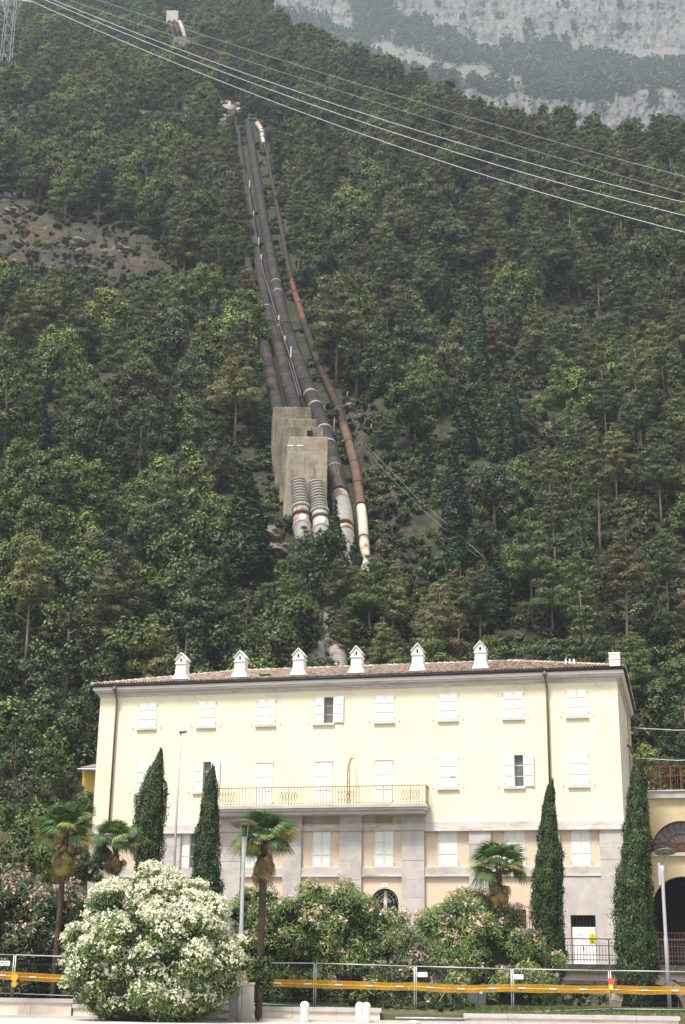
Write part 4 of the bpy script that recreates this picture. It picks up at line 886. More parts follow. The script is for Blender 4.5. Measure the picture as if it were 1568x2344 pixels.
# ---- windows: frame > shutters, sill, panes
def leaf_mb(w_, h, t=.035, rows=3, seed=0):
    m = MB(); m.box(0, w_, t * .3, t * .6, 0, h); fr = .055; ys = [0.03] + [h * (k / rows) for k in range(1, rows)] + [h - .03]
    for z0, z1 in zip(ys, ys[1:]): m.box(fr, w_ - fr, -t * .42, -.001, z0 + .028, z1 - .028)
    m.box(0, fr - .012, -t * .55, -.001, 0, h); m.box(w_ - fr + .012, w_, -t * .55, -.001, 0, h); return m
leafcache = {}
def shutter(w_, h, parent, loc, rot=(0, 0, 0), miss=False):
    k = (round(w_, 2), round(h, 2))
    if k not in leafcache: leafcache[k] = leaf_mb(w_, h).mesh('shutter', M['shutter'])
    o = obj('shutter', leafcache[k], parent, loc, rot); return o
for (u0, u1, z0, z1, st, row) in win:
    W_, H_ = u1 - u0, z1 - z0; cu = (u0 + u1) / 2; f = MB(); yb = .16
    f.box(0, W_, yb, yb + .04, 0, .06); f.box(0, W_, yb, yb + .04, H_ - .06, H_); f.box(0, .06, yb, yb + .04, .062, H_ - .062); f.box(W_ - .06, W_, yb, yb + .04, .062, H_ - .062); f.box(W_ / 2 - .03, W_ / 2 + .03, yb, yb + .04, .062, H_ - .062)
    for k in (1, 2):
        f.box(.062, W_ / 2 - .032, yb + .005, yb + .035, H_ * k / 3 - .018, H_ * k / 3 + .018); f.box(W_ / 2 + .032, W_ - .062, yb + .005, yb + .035, H_ * k / 3 - .018, H_ * k / 3 + .018)
    wo = f.build('window', M['yellow'] if row == 'top' else M['shutter'], villa, loc=(u0, 0, z0)) if st != 'shut' else MB().box(.02, W_ - .02, .14, .18, .03, H_ - .03).build('window', M['glass'], villa, loc=(u0, 0, z0))
    if st != 'shut':
        for s in (0, 1): MB().box(.062 + s * (W_ / 2 - .03), W_ / 2 - .032 + s * (W_ / 2 - .03), yb + .018, yb + .024, .062, H_ - .062).build('pane', M['glass'], wo)
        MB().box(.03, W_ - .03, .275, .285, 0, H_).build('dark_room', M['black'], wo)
    ys = -.015 if row != 'low' else .02
    shutter(W_ / 2 - .004, H_, wo, (0, ys, 0))
    if st == 'shut': shutter(W_ / 2 - .004, H_, wo, (W_ / 2 + .004, ys, 0))
    elif st == 'open': shutter(W_ / 2 - .004, H_, wo, (W_ + .03, -.05, 0), (0, 0, radians(-3)))
    else: shutter(W_ / 2 - .004, H_, wo, (W_ - .02, -.06, 0), (0, 0, radians(-78)))
    hw = MB()
    for zz in (.18, H_ - .22):
        for s in (-.06, W_ + .03): hw.box(s, s + .035, -.03, .0, zz, zz + .05)
    if row != 'door' and row != 'low':
        MB().box(-.09, W_ + .05, -.11, .02, -.11, -.002).build('sill', M['stone_pale'], wo)
        for s in (-.36, W_ + .30): hw.box(s, s + .04, -.05, .0, -.03, .03)
    hw.build('hinge', M['downpipe'], wo)
    if row == 'door': MB().box(-.04, W_ + .04, -.05, .0, H_ + .002, H_ + .05).build('lintel', M['stone_pale'], wo)
# missing slat gap of one middle shutter
u, z = fac(1040, 1779); MB().box(u - .22, u + .06, -.045, -.036, z - .02, z + .03).build('broken_slat_gap', M['downpipe'], villa)
# ---- balcony
b0, b1 = fac(503, 1850)[0] - .3, fac(985, 1845)[0]
bal = empty('balcony', (0, 0, 0)); bal.parent = villa
MB().box(b0, b1, -1.15, .01, 10.84, 11.02).build('slab', M['stone'], bal); MB().box(b0 + .1, b1 - .1, -1.05, .01, 10.70, 10.835).build('slab', M['stone_pale'], bal); MB().box(b0 + .22, b1 - .22, -.93, .01, 10.5, 10.695).build('slab', M['stone'], bal)
rail = MB(); rail.box(b0 + .06, b1 - .06, -1.10, -1.055, 12.02, 12.06); rail.box(b1 - .10, b1 - .06, -1.055, 0, 12.02, 12.06); rail.box(b0 + .06, b1 - .06, -1.095, -1.06, 11.10, 11.125); rail.box(b1 - .095, b1 - .065, -1.06, 0, 11.10, 11.125)
rail.build('rail', M['iron'], bal)
pk = MB().box(-.011, .011, -.011, .011, 11.02, 12.02).mesh('picket', M['iron']); n_ = 74
for k in range(n_): obj('picket', pk, bal, (b0 + .09 + (b1 - b0 - .18) * k / (n_ - 1), -1.078, 0))
for k in range(1, 7): obj('picket', pk, bal, (b1 - .08, -1.078 + .16 * k, 0))
for c in (534, 672, 803, 948):
    cu = fac(c, 1820)[0]; d = MB()
    for q in (-2.5, -1.5, -.5, .5, 1.5, 2.5):
        x = cu + q * .17; d.bar((x, -1.09, 11.2), (x + .06, -1.09, 11.5), .012); d.bar((x + .06, -1.09, 11.5), (x, -1.09, 11.8), .012); d.bar((x, -1.09, 11.2), (x - .06, -1.09, 11.5), .012); d.bar((x - .06, -1.09, 11.5), (x, -1.09, 11.8), .012)
    d.build('diamond_ornament', M['iron'], bal)
for c, r_, h, mt in ((534, .018, 13.72, 'peach'), (671, .018, 13.72, 'peach'), (803, .035, 13.75, 'iron'), (946, .018, 13.66, 'peach')):
    cu = fac(c, 1790)[0]; m = MB(); m.tube([(cu, -.9, 11.02), (cu, -.85, 12.8), (cu + .02, -.75, 13.3), (cu + .10, -.5, h - .03), (cu + .2, -.2, h)], r_, 5); 
    if c == 803: m.tube([(cu + .12, -.9, 11.02), (cu + .12, -.8, 13.4), (cu + .16, -.4, h)], r_ * .8, 5); [m.bar((cu, -.88, 11.6 + .7 * q), (cu + .12, -.88, 11.6 + .7 * q), .02) for q in range(3)]
    m.build('awning_pole', M[mt], bal)
# ---- cornice, gutter, roof
def ringbox(name, p, z0, z1, mt): return MB().box(W0 - p, p, -p, DEP + p, z0, z1).build(name, M[mt], villa)
ringbox('cornice', .07, 17.86, 17.96, 'stone_pale'); ringbox('cornice', .13, 17.962, 18.05, 'stone_pale'); ringbox('cornice', .20, 18.052, 18.12, 'stone'); ringbox('cornice', .28, 18.122, 18.24, 'stone_pale')
ringbox('eaves_board', .38, 18.242, 18.46, 'limewash')
gp, gz = .46, 18.50
for nm, a, b in (('front', (W0 - gp, -gp, gz), (gp, -gp, gz)), ('right', (gp, -gp, gz), (gp, DEP + gp, gz)), ('left', (W0 - gp, DEP + gp, gz), (W0 - gp, -gp, gz))):
    MB().tube([a, b], .085, 8).build('gutter', M['gutter'], villa)
for c, ytop in ((265, 1565), (1252, 1530)):
    cu = fac(c, 1640)[0]; m = MB(); m.tube([(cu, -.46, 18.42), (cu, -.44, 18.25), (cu, -.32, 18.0), (cu + .06, -.16, 17.7), (cu + .06, -.14, 17.4), (cu + .06, -.14, 10.1)], .065, 8); m.lathe([(.13, 0), (.13, .12), (.07, .3)], 8, (cu, -.46, 18.18)); m.build('downpipe', M['downpipe'], villa)
EP = .48; EZ = 18.56; HX = DEP / 2 + EP; RH = 2.05; RZ = EZ + RH
e0, e1, f0, f1 = W0 - EP, EP, -EP, DEP + EP; r0, r1, ry = e0 + HX, e1 - HX, DEP / 2
MB().add([(e0, f0, EZ), (e1, f0, EZ), (e1, f1, EZ), (e0, f1, EZ), (r0, ry, RZ), (r1, ry, RZ)], [(0, 1, 5, 4), (1, 2, 5), (2, 3, 4, 5), (3, 0, 4), (3, 2, 1, 0)]).build('roof', M['gutter'], villa)
roof = [c for c in villa.children if c.name.startswith('roof')][0]
def tile_geo(L=.46, ra=.088, rb=.068, th=.016, seg=5):
    vs = []
    for (y, r, dz) in ((0, ra, .03), (L, rb, .0)):
        for q in (0, th): vs += [((r - q) * cos(pi * k / seg), y, (r - q) * sin(pi * k / seg) * .95 + dz) for k in range(seg + 1)]
    n = seg + 1; fs = []
    for k in range(seg): fs += [(k, 2 * n + k, 2 * n + k + 1, k + 1), (n + k, n + k + 1, 3 * n + k + 1, 3 * n + k), (k, k + 1, n + k + 1, n + k)]
    return vs, fs
tv, tf = tile_geo(); tl = MB(); tl.add(tv, tf); tile_me = tl.mesh('tile', M['tile']); pitch = atan2(RH, HX)
def tiles(cx0, cx1, toworld, maxrow, parts):
    """rows of cover tiles running up a slope; the eave row as single tiles, the rest as one mesh"""
    V_, F_ = [], []; cnt = 0; n = int((cx1 - cx0) / .196); base_v = np.array(tv); base_f = np.array([f for f in tf])
    for r in range(maxrow):
        for k in range(n):
            x = cx0 + .1 + k * .196 + rnd.uniform(-.012, .012); s = r * .37 - .05 + rnd.uniform(-.015, .015); lim = min(x - cx0, cx1 - x)
            if s > lim - .1: continue
            yw = rnd.uniform(-.05, .05)
            if r < 2 and parts and cnt < 300:
                o = obj('tile', tile_me, roof); o.matrix_local = toworld(x, s) @ Matrix.Rotation(yw, 4, 'Z') @ Matrix.Translation((0, 0, .015 * (r % 2))); cnt += 1; continue
            mw = np.array(toworld(x, s) @ Matrix.Rotation(yw, 4, 'Z')); vv = base_v @ mw[:3, :3].T + mw[:3, 3]; F_.append(base_f + len(V_) * len(tv)); V_.append(vv)
    return np_mesh('tiling', np.concatenate(V_), np.concatenate(F_), M['tile'])
RX = Matrix.Rotation(pitch, 4, 'X')
def tw_front(x, s): return Matrix.Translation((x, f0 + s * cos(pitch), EZ + s * sin(pitch) + .01)) @ RX
def tw_right(x, s): return Matrix.Translation((e1 - s * cos(pitch), x, EZ + s * sin(pitch) + .01)) @ Matrix.Rotation(pi / 2, 4, 'Z') @ RX
def tw_left(x, s): return Matrix.Translation((e0 + s * cos(pitch), x, EZ + s * sin(pitch) + .01)) @ Matrix.Rotation(-pi / 2, 4, 'Z') @ RX
for fn, a, b, pt in ((tw_front, e0, e1, True), (tw_right, f0, f1, False), (tw_left, f0, f1, False)):
    obj('tiling', tiles(a, b, fn, 21, pt), roof)['kind'] = 'stuff'
for (a, b) in (((r0, ry, RZ), (r1, ry, RZ)), ((e0, f0, EZ), (r0, ry, RZ)), ((e1, f0, EZ), (r1, ry, RZ)), ((e1, f1, EZ), (r1, ry, RZ))):
    A, B = Vector(a), Vector(b); n = int((B - A).length / .4); m = MB()
    for k in range(n):
        p, q = A.lerp(B, k / n), A.lerp(B, (k + 1.1) / n); m.tube([p + Vector((0, 0, .05)), q + Vector((0, 0, .02))], [.12, .095], 8)
    m.build('ridge_tile', M['tile'], roof)['kind'] = 'stuff'
def chimney(c, ybot):
    cu = fac(c, ybot, -.2)[0]; y0 = -.42; ch = empty('chimney', (cu, 0, 18.58)); ch.parent = villa
    MB().box(-.50, .50, y0 - .02, y0 + .95, -.04, .20).build('base', M['stone_dark'], ch)
    MB().frus((-.49, .49, y0, y0 + .93, .202), (-.33, .33, y0 + .1, y0 + .8, .60)).build('flared_foot', M['limewash'], ch)
    m = MB(); m.frus((-.33, .33, y0 + .1, y0 + .8, .602), (-.31, .31, y0 + .12, y0 + .78, 1.14)); m.box(-.35, .35, y0 + .085, y0 + .815, .70, .735); m.build('shaft', M['limewash'], ch)
    m = MB(); m.box(-.37, .37, y0 + .06, y0 + .84, 1.142, 1.20); m.box(-.335, .335, y0 + .09, y0 + .81, 1.202, 1.26); m.build('moulding', M['limewash'], ch)
    a = .065; notch = [(a, 1.27), (a, 1.44)] + [(a * cos(pi * k / 6), 1.44 + a * 1.2 * sin(pi * k / 6)) for k in range(1, 6)] + [(-a, 1.44), (-a, 1.27)]
    m = MB(); m.prism([(.31, 1.262), (.31, 1.42), (.0, 1.80), (-.31, 1.42), (-.31, 1.262)][::-1][0:0] or [(-.31, 1.262), (-a, 1.262)] + [(-x, z) for x, z in notch[1:-1]] + [(a, 1.262), (.31, 1.262), (.31, 1.40), (0, 1.74), (-.31, 1.40)], y0 + .12, y0 + .78)
    m.build('cap', M['limewash'], ch)
    m = MB()
    for s in (1, -1): m.add([(s * .39, y0 + .05, 1.36), (0, y0 + .05, 1.80), (0, y0 + .85, 1.80), (s * .39, y0 + .85, 1.36), (s * .39, y0 + .05, 1.42), (0, y0 + .05, 1.87), (0, y0 + .85, 1.87), (s * .39, y0 + .85, 1.42)], [(0, 1, 5, 4), (4, 5, 6, 7), (2, 3, 7, 6), (0, 4, 7, 3), (0, 3, 2, 1)])
    m.build('gable_slab', M['limewash'], ch); MB().box(-.07, .07, y0 + .3, y0 + .6, 1.27, 1.53).build('flue_shade_box', M['black'], ch)  # black box in the notch, painted for the shade inside the flue
for c, yb in ((414, 1545), (549, 1540), (683, 1536), (816, 1531), (956, 1525), (1100, 1520)): chimney(c, yb)
cu = fac(1407, 1512, -.4)[0]; m = MB(); m.box(cu - .3, cu + .3, -.6, .1, 18.6, 19.35); m.box(cu - .33, cu + .33, -.63, .13, 18.98, 19.03); m.box(cu - .33, cu + .33, -.63, .13, 19.3, 19.38); m.build('chimney', M['limewash'], villa)
for c, z_, s in ((318, 19.15, .32), (1296, 19.5, .06), (1305, 19.48, .06), (1315, 19.46, .10)): cu = fac(c, 1530, 2.5)[0]; MB().frus((cu - s, cu + s, 2.2, 2.9, z_ - .5), (cu - s * .5, cu + s * .5, 2.3, 2.8, z_ + (.25 if s < .3 else .1))).build('roof_vent', M['limewash'], villa)
cu = fac(608, 1536, .5)[0]; MB().box(cu - .35, cu + .35, .2, .5, 18.98, 19.02).build('roof_hatch', M['gutter'], villa)
# side wall details
for y0, y1, z0, z1 in ((3.2, 4.3, 15.9, 17.5), (8.2, 9.3, 15.9, 17.5), (3.2, 4.3, 12, 13.8), (8.2, 9.3, 12, 13.8)): MB().box(.001, .06, y0, y1, z0, z1).build('shutter', M['shutter'], villa)
MB().box(.02, .16, DEP - 1.2, DEP, ZB, 17.86).build('corner_pier', M['yellow'], villa)
MB().tube([(.12, 7.0, 15.3), (.35, 7.0, 15.1), (.4, 7.0, 14.8)], .09, 6).build('wall_lamp', M['downpipe'], villa)
# worn plaster patches near the right corner, a thin separate coat
def patch(u0, u1, z0, z1, mt, seed):
    r_ = random.Random(seed); n = 22; pts = []
    for k in range(n):
        a = 2 * pi * k / n; q = .75 + .35 * r_.random(); pts.append(((u0 + u1) / 2 + (u1 - u0) / 2 * q * cos(a), min(z1, (z0 + z1) / 2 + (z1 - z0) / 2 * q * sin(a) * 1.15)))
    MB().prism(pts, -.006, -.001).build('worn_plaster', M[mt], villa)
patch(-1.75, -.15, 14.6, 17.84, 'cream_worn', 3); patch(-7.6, -4.25, 17.1, 17.85, 'cream_worn', 5); patch(-4.1, -1.9, 10.1, 11.6, 'cream_worn', 8)
# ---- service door with signs
dz0, dz1 = 2.3, 5.02
dr = MB().box(du0 + .03, du1 - .03, .12, .14, dz0, dz1 - .62).build('door', M['white'], villa); dm = (du0 + du1) / 2
m = MB(); m.box(du0 + .05, dm - .008, .09, .118, dz0 + .02, dz1 - .64); m.box(dm + .008, du1 - .05, .09, .118, dz0 + .02, dz1 - .64); m.build('door_leaf', M['white'], dr)
MB().box(du0, du1, .26, .28, dz0, dz1).build('dark_transom', M['black'], dr)
for k in range(7): x = du0 + .12 + (du1 - du0 - .24) * k / 6; MB().box(x - .01, x + .01, .15, .17, dz1 - .62, dz1).build('transom_bar', M['iron_dark'], dr)
MB().box(du0 + .05, du1 - .05, .082, .089, dz0 + 1.42, dz0 + 1.44).build('rail', M['stone_pale'], dr)
def onface(x, y): return fac(x, y, .08)
u, z1_ = onface(1348.2, 2137); u1_, z0_ = onface(1364.0, 2160.5)
sg = MB().box(u, u1_, .076, .082, z0_, z1_).build('warning_sign', M['signyellow'], dr); cu = (u + u1_) / 2; h = z1_ - z0_; ww = (u1_ - u) * .44; m = MB()
A, B, C_ = (cu, .072, z1_ - .05 * h), (cu - ww, .072, z0_ + .42 * h), (cu + ww, .072, z0_ + .42 * h)
for p, q in ((A, B), (B, C_), (C_, A)): m.bar(p, q, .011)
m.add([(cu + .02, .07, z1_ - .18 * h), (cu - .03, .07, z1_ - .36 * h), (cu + .0, .07, z1_ - .36 * h), (cu - .02, .07, z1_ - .52 * h), (cu + .035, .07, z1_ - .32 * h), (cu + .005, .07, z1_ - .32 * h)], [(0, 1, 2, 5), (2, 3, 4, 5)])
for k, wd in enumerate((.85, .6, .8)): m.box(cu - ww * wd, cu + ww * wd, .068, .075, z0_ + h * (.26 - k * .09), z0_ + h * (.30 - k * .09))
m.build('printed_mark', M['black'], sg)
u, z = onface(1324, 2140); sg = MB().box(u - .16, u + .26, .076, .082, z - .1, z + .07).build('name_plate', M['signwhite'], dr); m = MB()
m.add([(u - .13, .074, z + .04), (u - .10, .074, z - .05), (u - .08, .074, z - .05), (u - .10, .074, z + .02)], [(0, 1, 2, 3)]); m.add([(u - .08, .074, z - .05), (u - .03, .074, z + .05), (u - .05, .074, z + .05), (u - .095, .074, z - .05)], [(0, 1, 2, 3)]); m.box(u, u + .22, .072, .075, z + .01, z + .03); m.box(u, u + .18, .072, .075, z - .03, z - .015); m.build('printed_mark', M['blueprint'], sg)
u, z = onface(1335.5, 2170); MB().box(u - .03, u + .04, .05, .089, z - .06, z + .06).build('handle', M['iron_dark'], dr); u, z = onface(1366, 2167); MB().box(u - .05, u + .03, .05, .089, z - .09, z + .09).build('padlock', M['downpipe'], dr)
# house number over the arched door, and grated cellar windows
u, z = fac(880, 2026); sg = MB().box(u - .17, u + .17, .01, .028, z - .1, z + .1).build('number_plate', M['signwhite'], villa); m = MB(); m.box(u - .04, u + .05, .006, .009, z + .03, z + .05); m.bar((u + .04, .008, z + .04), (u - .01, .008, z - .06), .012); m.build('printed_mark', M['blueprint'], sg)
for (a, b) in ((sw0, sw1), (sw2, sw3)):
    wo = MB().box(a, b, .3, .34, 4.3, 5.32).build('grated_window', M['black'], villa)
    for k in range(7): x = a + (b - a) * (k + .5) / 7; MB().bar((x, -.18, 4.2), (x, -.18, 5.4), .014).build('grate_bar', M['iron'], wo)
    m = MB(); m.bar((a - .25, -.2, 5.42), (b + .25, -.2, 5.42), .018); m.bar((a - .25, -.2, 4.6), (b + .25, -.2, 4.6), .018); m.bar((a - .2, -.2, 4.0), (a - .2, -.2, 5.6), .018); m.bar((b + .2, -.2, 4.0), (b + .2, -.2, 5.6), .018)
    for s in (a - .2, b + .2, (a + b) / 2): m.bar((s, -.2, 5.42), (s, .03, 5.46), .015)
    m.bar((a - .2, -.2, 5.42), ((a + b) / 2, -.2, 5.62), .014); m.bar((b + .2, -.2, 5.42), ((a + b) / 2, -.2, 5.62), .014); m.build('grate_frame', M['rustiron'], wo)
# cables leaving the side wall
for i, (x, y, xe, ye) in enumerate(((1452, 1666, 1640, 1669), (1453, 1735, 1640, 1738))):
    A = at(x, y, 92); B = at(xe, ye, 96); tag(MB().tube([Vector((0, 0, 0)), (B - A) * .5 + Vector((0, 0, -.12)), B - A], .022, 4).build('overhead_cable', M['cable'], None, loc=A), ['upper pale cable leaving the side wall of the cream building', 'lower pale cable leaving the side wall of the cream building'][i], 'cable')

# ------------------------------------------------------------------ the yellow wing on the right
DW = 8.5
wing = empty('arched_wing', O, YAW); tag(wing, 'yellow wing with arched window and dark arch behind the right cypress', 'building')
def fw(x, y): return fac(x, y, DW)
cu, zsp = fw(1563, 1951); rr = fw(1563 + 73, 1951)[0] - cu; zc = zsp; ztop = fw(1556, 1828)[1]
cl, zl = fw(1567, 2090); rl_ = fw(1641, 2090)[0] - cl; zl = fw(1560, 2006)[1] - rl_
X0, X1 = .3, 16.0; m = MB(); ND = 24
def archwall(m, x0, x1, z0, z1, c, zc, r, y, rev):
    """a rectangle of wall with a round-headed opening whose foot is z0"""
    m.add([(x0, y, z0), (c - r, y, z0), (c - r, y, zc), (x0, y, zc)], [(0, 1, 2, 3)]); m.add([(c + r, y, z0), (x1, y, z0), (x1, y, zc), (c + r, y, zc)], [(0, 1, 2, 3)])
    for k in range(ND):
        a0, a1 = pi * k / ND, pi * (k + 1) / ND; p, q = (c + r * cos(a0), zc + r * sin(a0)), (c + r * cos(a1), zc + r * sin(a1))
        m.add([(p[0], y, p[1]), (p[0], y, z1), (q[0], y, z1), (q[0], y, q[1])], [(0, 1, 2, 3)]); m.add([(p[0], y, p[1]), (q[0], y, q[1]), (q[0], y + rev, q[1]), (p[0], y + rev, p[1])], [(0, 1, 2, 3)])
    m.add([(x0, y, zc), (c - r, y, zc), (c - r, y, z1), (x0, y, z1)], [(0, 1, 2, 3)]); m.add([(c + r, y, zc), (x1, y, zc), (x1, y, z1), (c + r, y, z1)], [(0, 1, 2, 3)])
    for s in (-1, 1): m.add([(c + s * r, y, z0), (c + s * r, y + rev, z0), (c + s * r, y + rev, zc), (c + s * r, y, zc)], [(0, 1, 2, 3)])
archwall(m, X0, X1, zc - .01, ztop, cu, zc, rr, DW, .5); zmid = zl + rl_ + .3
m.add([(X0, DW, zmid), (X1, DW, zmid), (X1, DW, zc - .01), (X0, DW, zc - .01)], [(0, 1, 2, 3)]); archwall(m, X0, X1, ZB, zmid, cl, zl, rl_, DW, .8)
m.build('wall', M['yellow'], wing)
MB().box(X0, X1, DW - .22, DW + .5, ztop + .01, ztop + .42).build('parapet', M['stone'], wing); MB().box(X0, X1, DW - .3, DW + .5, ztop + .425, ztop + .5).build('parapet', M['stone_pale'], wing); MB().box(X0, X1, DW - .2, DW, zc - .22, zc - .02).build('sill', M['stone_pale'], wing)
MB().box(X0, X1, DW + .45, DW + 12, ztop - .3, ztop + .3).build('roof', M['stone_dark'], wing)
fl = MB().prism([(cu + rr * cos(pi * k / 20), zc + rr * sin(pi * k / 20)) for k in range(21)], DW + .3, DW + .34).build('fanlight', M['glass'], wing); m = MB()
for q in (.33, .62, .97): m.tube([(cu + rr * q * cos(pi * k / 16), DW + .26, zc + rr * q * sin(pi * k / 16) * 1.0) for k in range(17)], .03, 5)
for k in range(1, 12): m.bar((cu, DW + .26, zc), (cu + rr * .97 * cos(pi * k / 12), DW + .26, zc + rr * .97 * sin(pi * k / 12)), .025)
for q in (.12, .3): m.bar((cu - rr * .95, DW + .27, zc + q * rr), (cu + rr * .95, DW + .27, zc + q * rr), .03)
m.build('fanlight_bar', M['rustiron'], fl)
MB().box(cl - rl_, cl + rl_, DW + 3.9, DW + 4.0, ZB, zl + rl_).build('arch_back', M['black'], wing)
MB().box(cl - rl_ - .1, cl - rl_, DW + .8, DW + 4, ZB, zl + rl_).build('arch_side', M['stone_dark'], wing)
m = MB(); zr = ztop + .5
for k in range(22):
    x = X0 + .4 + k * .62; MB().box(x - .03, x + .03, DW - .05, DW + .01, zr, zr + 1.45).build('rail_post', M['rustiron'], wing)
m.box(X0, X1, DW - .04, DW, zr + 1.42, zr + 1.47); m.box(X0, X1, DW - .04, DW, zr + .85, zr + .89)
for k in range(90): x = X0 + .2 + k * .155; m.box(x - .008, x + .008, DW - .03, DW - .01, zr, zr + 1.42)
m.build('railing', M['rustiron'], wing)
# rusty gate in the lower arch
m = MB(); gz_ = fw(1530, 2134)[1]
for k in range(24): x = cl - rl_ + .1 + k * (2 * rl_ - .2) / 23; m.box(x - .02, x + .02, DW + .9, DW + .94, ZB, gz_)
for q in (.0, .35, 1.1): m.box(cl - rl_, cl + rl_, DW + .89, DW + .95, gz_ - q - .03, gz_ - q + .03)
m.build('gate', M['rustiron'], wing)

# small ochre house at the left
hh = empty('ochre_house', at(196, 1800, 104)); tag(hh, 'small ochre house half hidden by trees at the left edge of the cream building', 'house'); hl = Vector(hh.location)
a0, a1 = at(190, 1752, 104) - hl, at(250, 1860, 104) - hl
MB().box(a0.x, a1.x, 0, 5, a1.z - 3, a0.z - .3).build('wall', M['ochre'], hh); m = MB(); m.add([(a0.x - .1, -.5, a0.z - .35), (a1.x + .3, -.5, a0.z - .35), (a1.x + .3, 3, a0.z + .5), (a0.x + .8, 3, a0.z + .5), (a0.x - .1, -.5, a0.z - .2), (a1.x + .3, -.5, a0.z - .2), (a1.x + .3, 3, a0.z + .65), (a0.x + .8, 3, a0.z + .65)], [(0, 3, 2, 1), (4, 5, 6, 7), (0, 1, 5, 4), (3, 0, 4, 7)]); m.build('roof', M['tile'], hh)
MB().bar((a0.x - .3, -.55, a0.z - .35), (a1.x, -.55, a0.z - .35), .07).build('gutter', M['galv'], hh)

# ------------------------------------------------------------------ terrace wall with railing
TY = 70.6
tw = empty('terrace_wall', (0, TY, 0)); tag(tw, 'mossy stone terrace wall with moulded ledge below the white door', 'wall')
zt = at(1340, 2213, TY).z
MB().box(-20, 24, -.32, .0, zt - .27, zt - .02).build('ledge', M['moss'], tw); MB().box(-20, 24, -.14, .0, zt - .62, zt - .275).build('ledge', M['kerb'], tw); MB().box(-20, 24, -.2, .0, zt - .8, zt - .625).build('ledge', M['moss'], tw)
MB().box(-20, 24, 0, .6, zt - .25, zt + .12).build('coping', M['moss'], tw)
zb = zt - .8; x = 8.5; 
while x < 22:                                     # coursed rubble below the ledge, each stone by itself
    x += .01; wd = rnd.uniform(.45, .8); z = .3; k = 0
    while z < zb - .02:
        h = min(rnd.uniform(.2, .36), zb - z)
        MB().box(x + .022, x + wd - .022, -.05 - rnd.uniform(0, .10), 0, z + .02, z + h - .016).build('stone', M['rubble'], tw); z += h
    x += wd
for i, (x, lb) in enumerate(((905, 'weeds at the left end of the gap behind the ground rail'), (950, 'weeds behind the terracotta weight in the gap'), (1000, 'weeds just left of the wooden trestle in the gap'), (1045, 'weeds at the right end of the gap beside the wall'))):
    c_ = at(x, 2326, 58.1); e = obj('weed_clump', crown_mesh('weed_clump', LEAF['dark green' if i % 2 else 'mid green'], [(rg.normal() * .45, rg.normal() * .12, rg.uniform(0, .35), rg.uniform(.15, .26)) for _ in range(10)], 800, .045, .35, .4, 1, .5), None, (c_.x, 58.1, .42)); tag(e, lb, 'plant')
for i, (x, y, r, lb) in enumerate(((1325, 2292, 26, 'green weeds growing at the foot of the rubble wall left of the red lamp'), (1375, 2288, 22, 'small weeds just left of the fence post with the red lamp'), (1412, 2290, 18, 'weeds right of the fence post with the red lamp'), (1300, 2302, 18, 'low weeds below the cypress left of the white door'))):
    c_ = at(x, y, 67.5); e = obj('weed_clump', crown_mesh('weed_clump', LEAF['bright green' if i % 2 else 'mid green'], [(rg.normal() * .3, rg.normal() * .15, rg.uniform(.1, .6), rg.uniform(.18, .3)) for _ in range(9)], 700, .05, .4, .4, 1, .5), None, (c_.x, 67.5, .5)); e.scale = (r / 24,) * 3; tag(e, lb, 'plant')
# low dark stone arch in front of the terrace at the right
ac = at(1494, 2330, 66); ab = empty('stone_bridge_arch', (ac.x, 66, .5)); tag(ab, 'low stone arch with dark opening at the lower right behind the mesh fence', 'arch')
m = MB(); n = 14; r_i, r_o = 1.35, 1.75
for k in range(n): a, b = pi * k / n + .01, pi * (k + 1) / n - .01; MB().prism([(r_i * cos(a), r_i * .75 * sin(a)), (r_o * cos(a), r_o * .78 * sin(a)), (r_o * cos(b), r_o * .78 * sin(b)), (r_i * cos(b), r_i * .75 * sin(b))], 0, .7).build('arch_stone', M['rubble'], ab)
MB().box(-1.3, 1.3, .72, .8, -.2, 1.2).build('dark_opening', M['black'], ab)
for k in range(9):
    q = k % 3; MB().box(1.80 + q * .6, 2.36 + q * .6, .06 + .03 * (k % 2), .7, -.2 + (k // 3) * .42, .19 + (k // 3) * .42).build('flank_stone', M['rubble'], ab)
# terrace railing
rt = at(1340, 2149, TY + .3).z; tr_ = empty('terrace_railing', (0, TY + .3, zt + .12)); tag(tr_, 'grey iron railing on the terrace in front of the white door', 'railing'); h = rt - zt - .12; m = MB()
for q, s in ((h, .025), (h - .30, .018), (.42, .018), (.2, .018)): m.box(-8, 22, -.02, .02, q - s, q + s)
m.build('rail', M['iron_dark'], tr_)
pk = MB().box(-.012, .012, -.012, .012, .1, h - .3).add([(-.03, 0, h - .24), (0, -.02, h - .2), (.03, 0, h - .24), (0, 0, h - .12)], [(0, 1, 3), (1, 2, 3)]).add([(-.025, 0, .31), (0, -.02, .27), (.025, 0, .31), (0, -.02, .36)], [(0, 1, 3), (1, 2, 3)]).mesh('picket', M['iron_dark'])
for k in range(120):
    x = 3.2 + k * .15
    if x < 22: obj('picket', pk, tr_, (x, 0, 0))
for px in (1295, 1397, 1510, 1180): MB().box(-.03, .03, -.03, .03, -.1, h).build('post', M['iron_dark'], tr_, loc=(at(px, 2190, TY).x, -.03, 0))

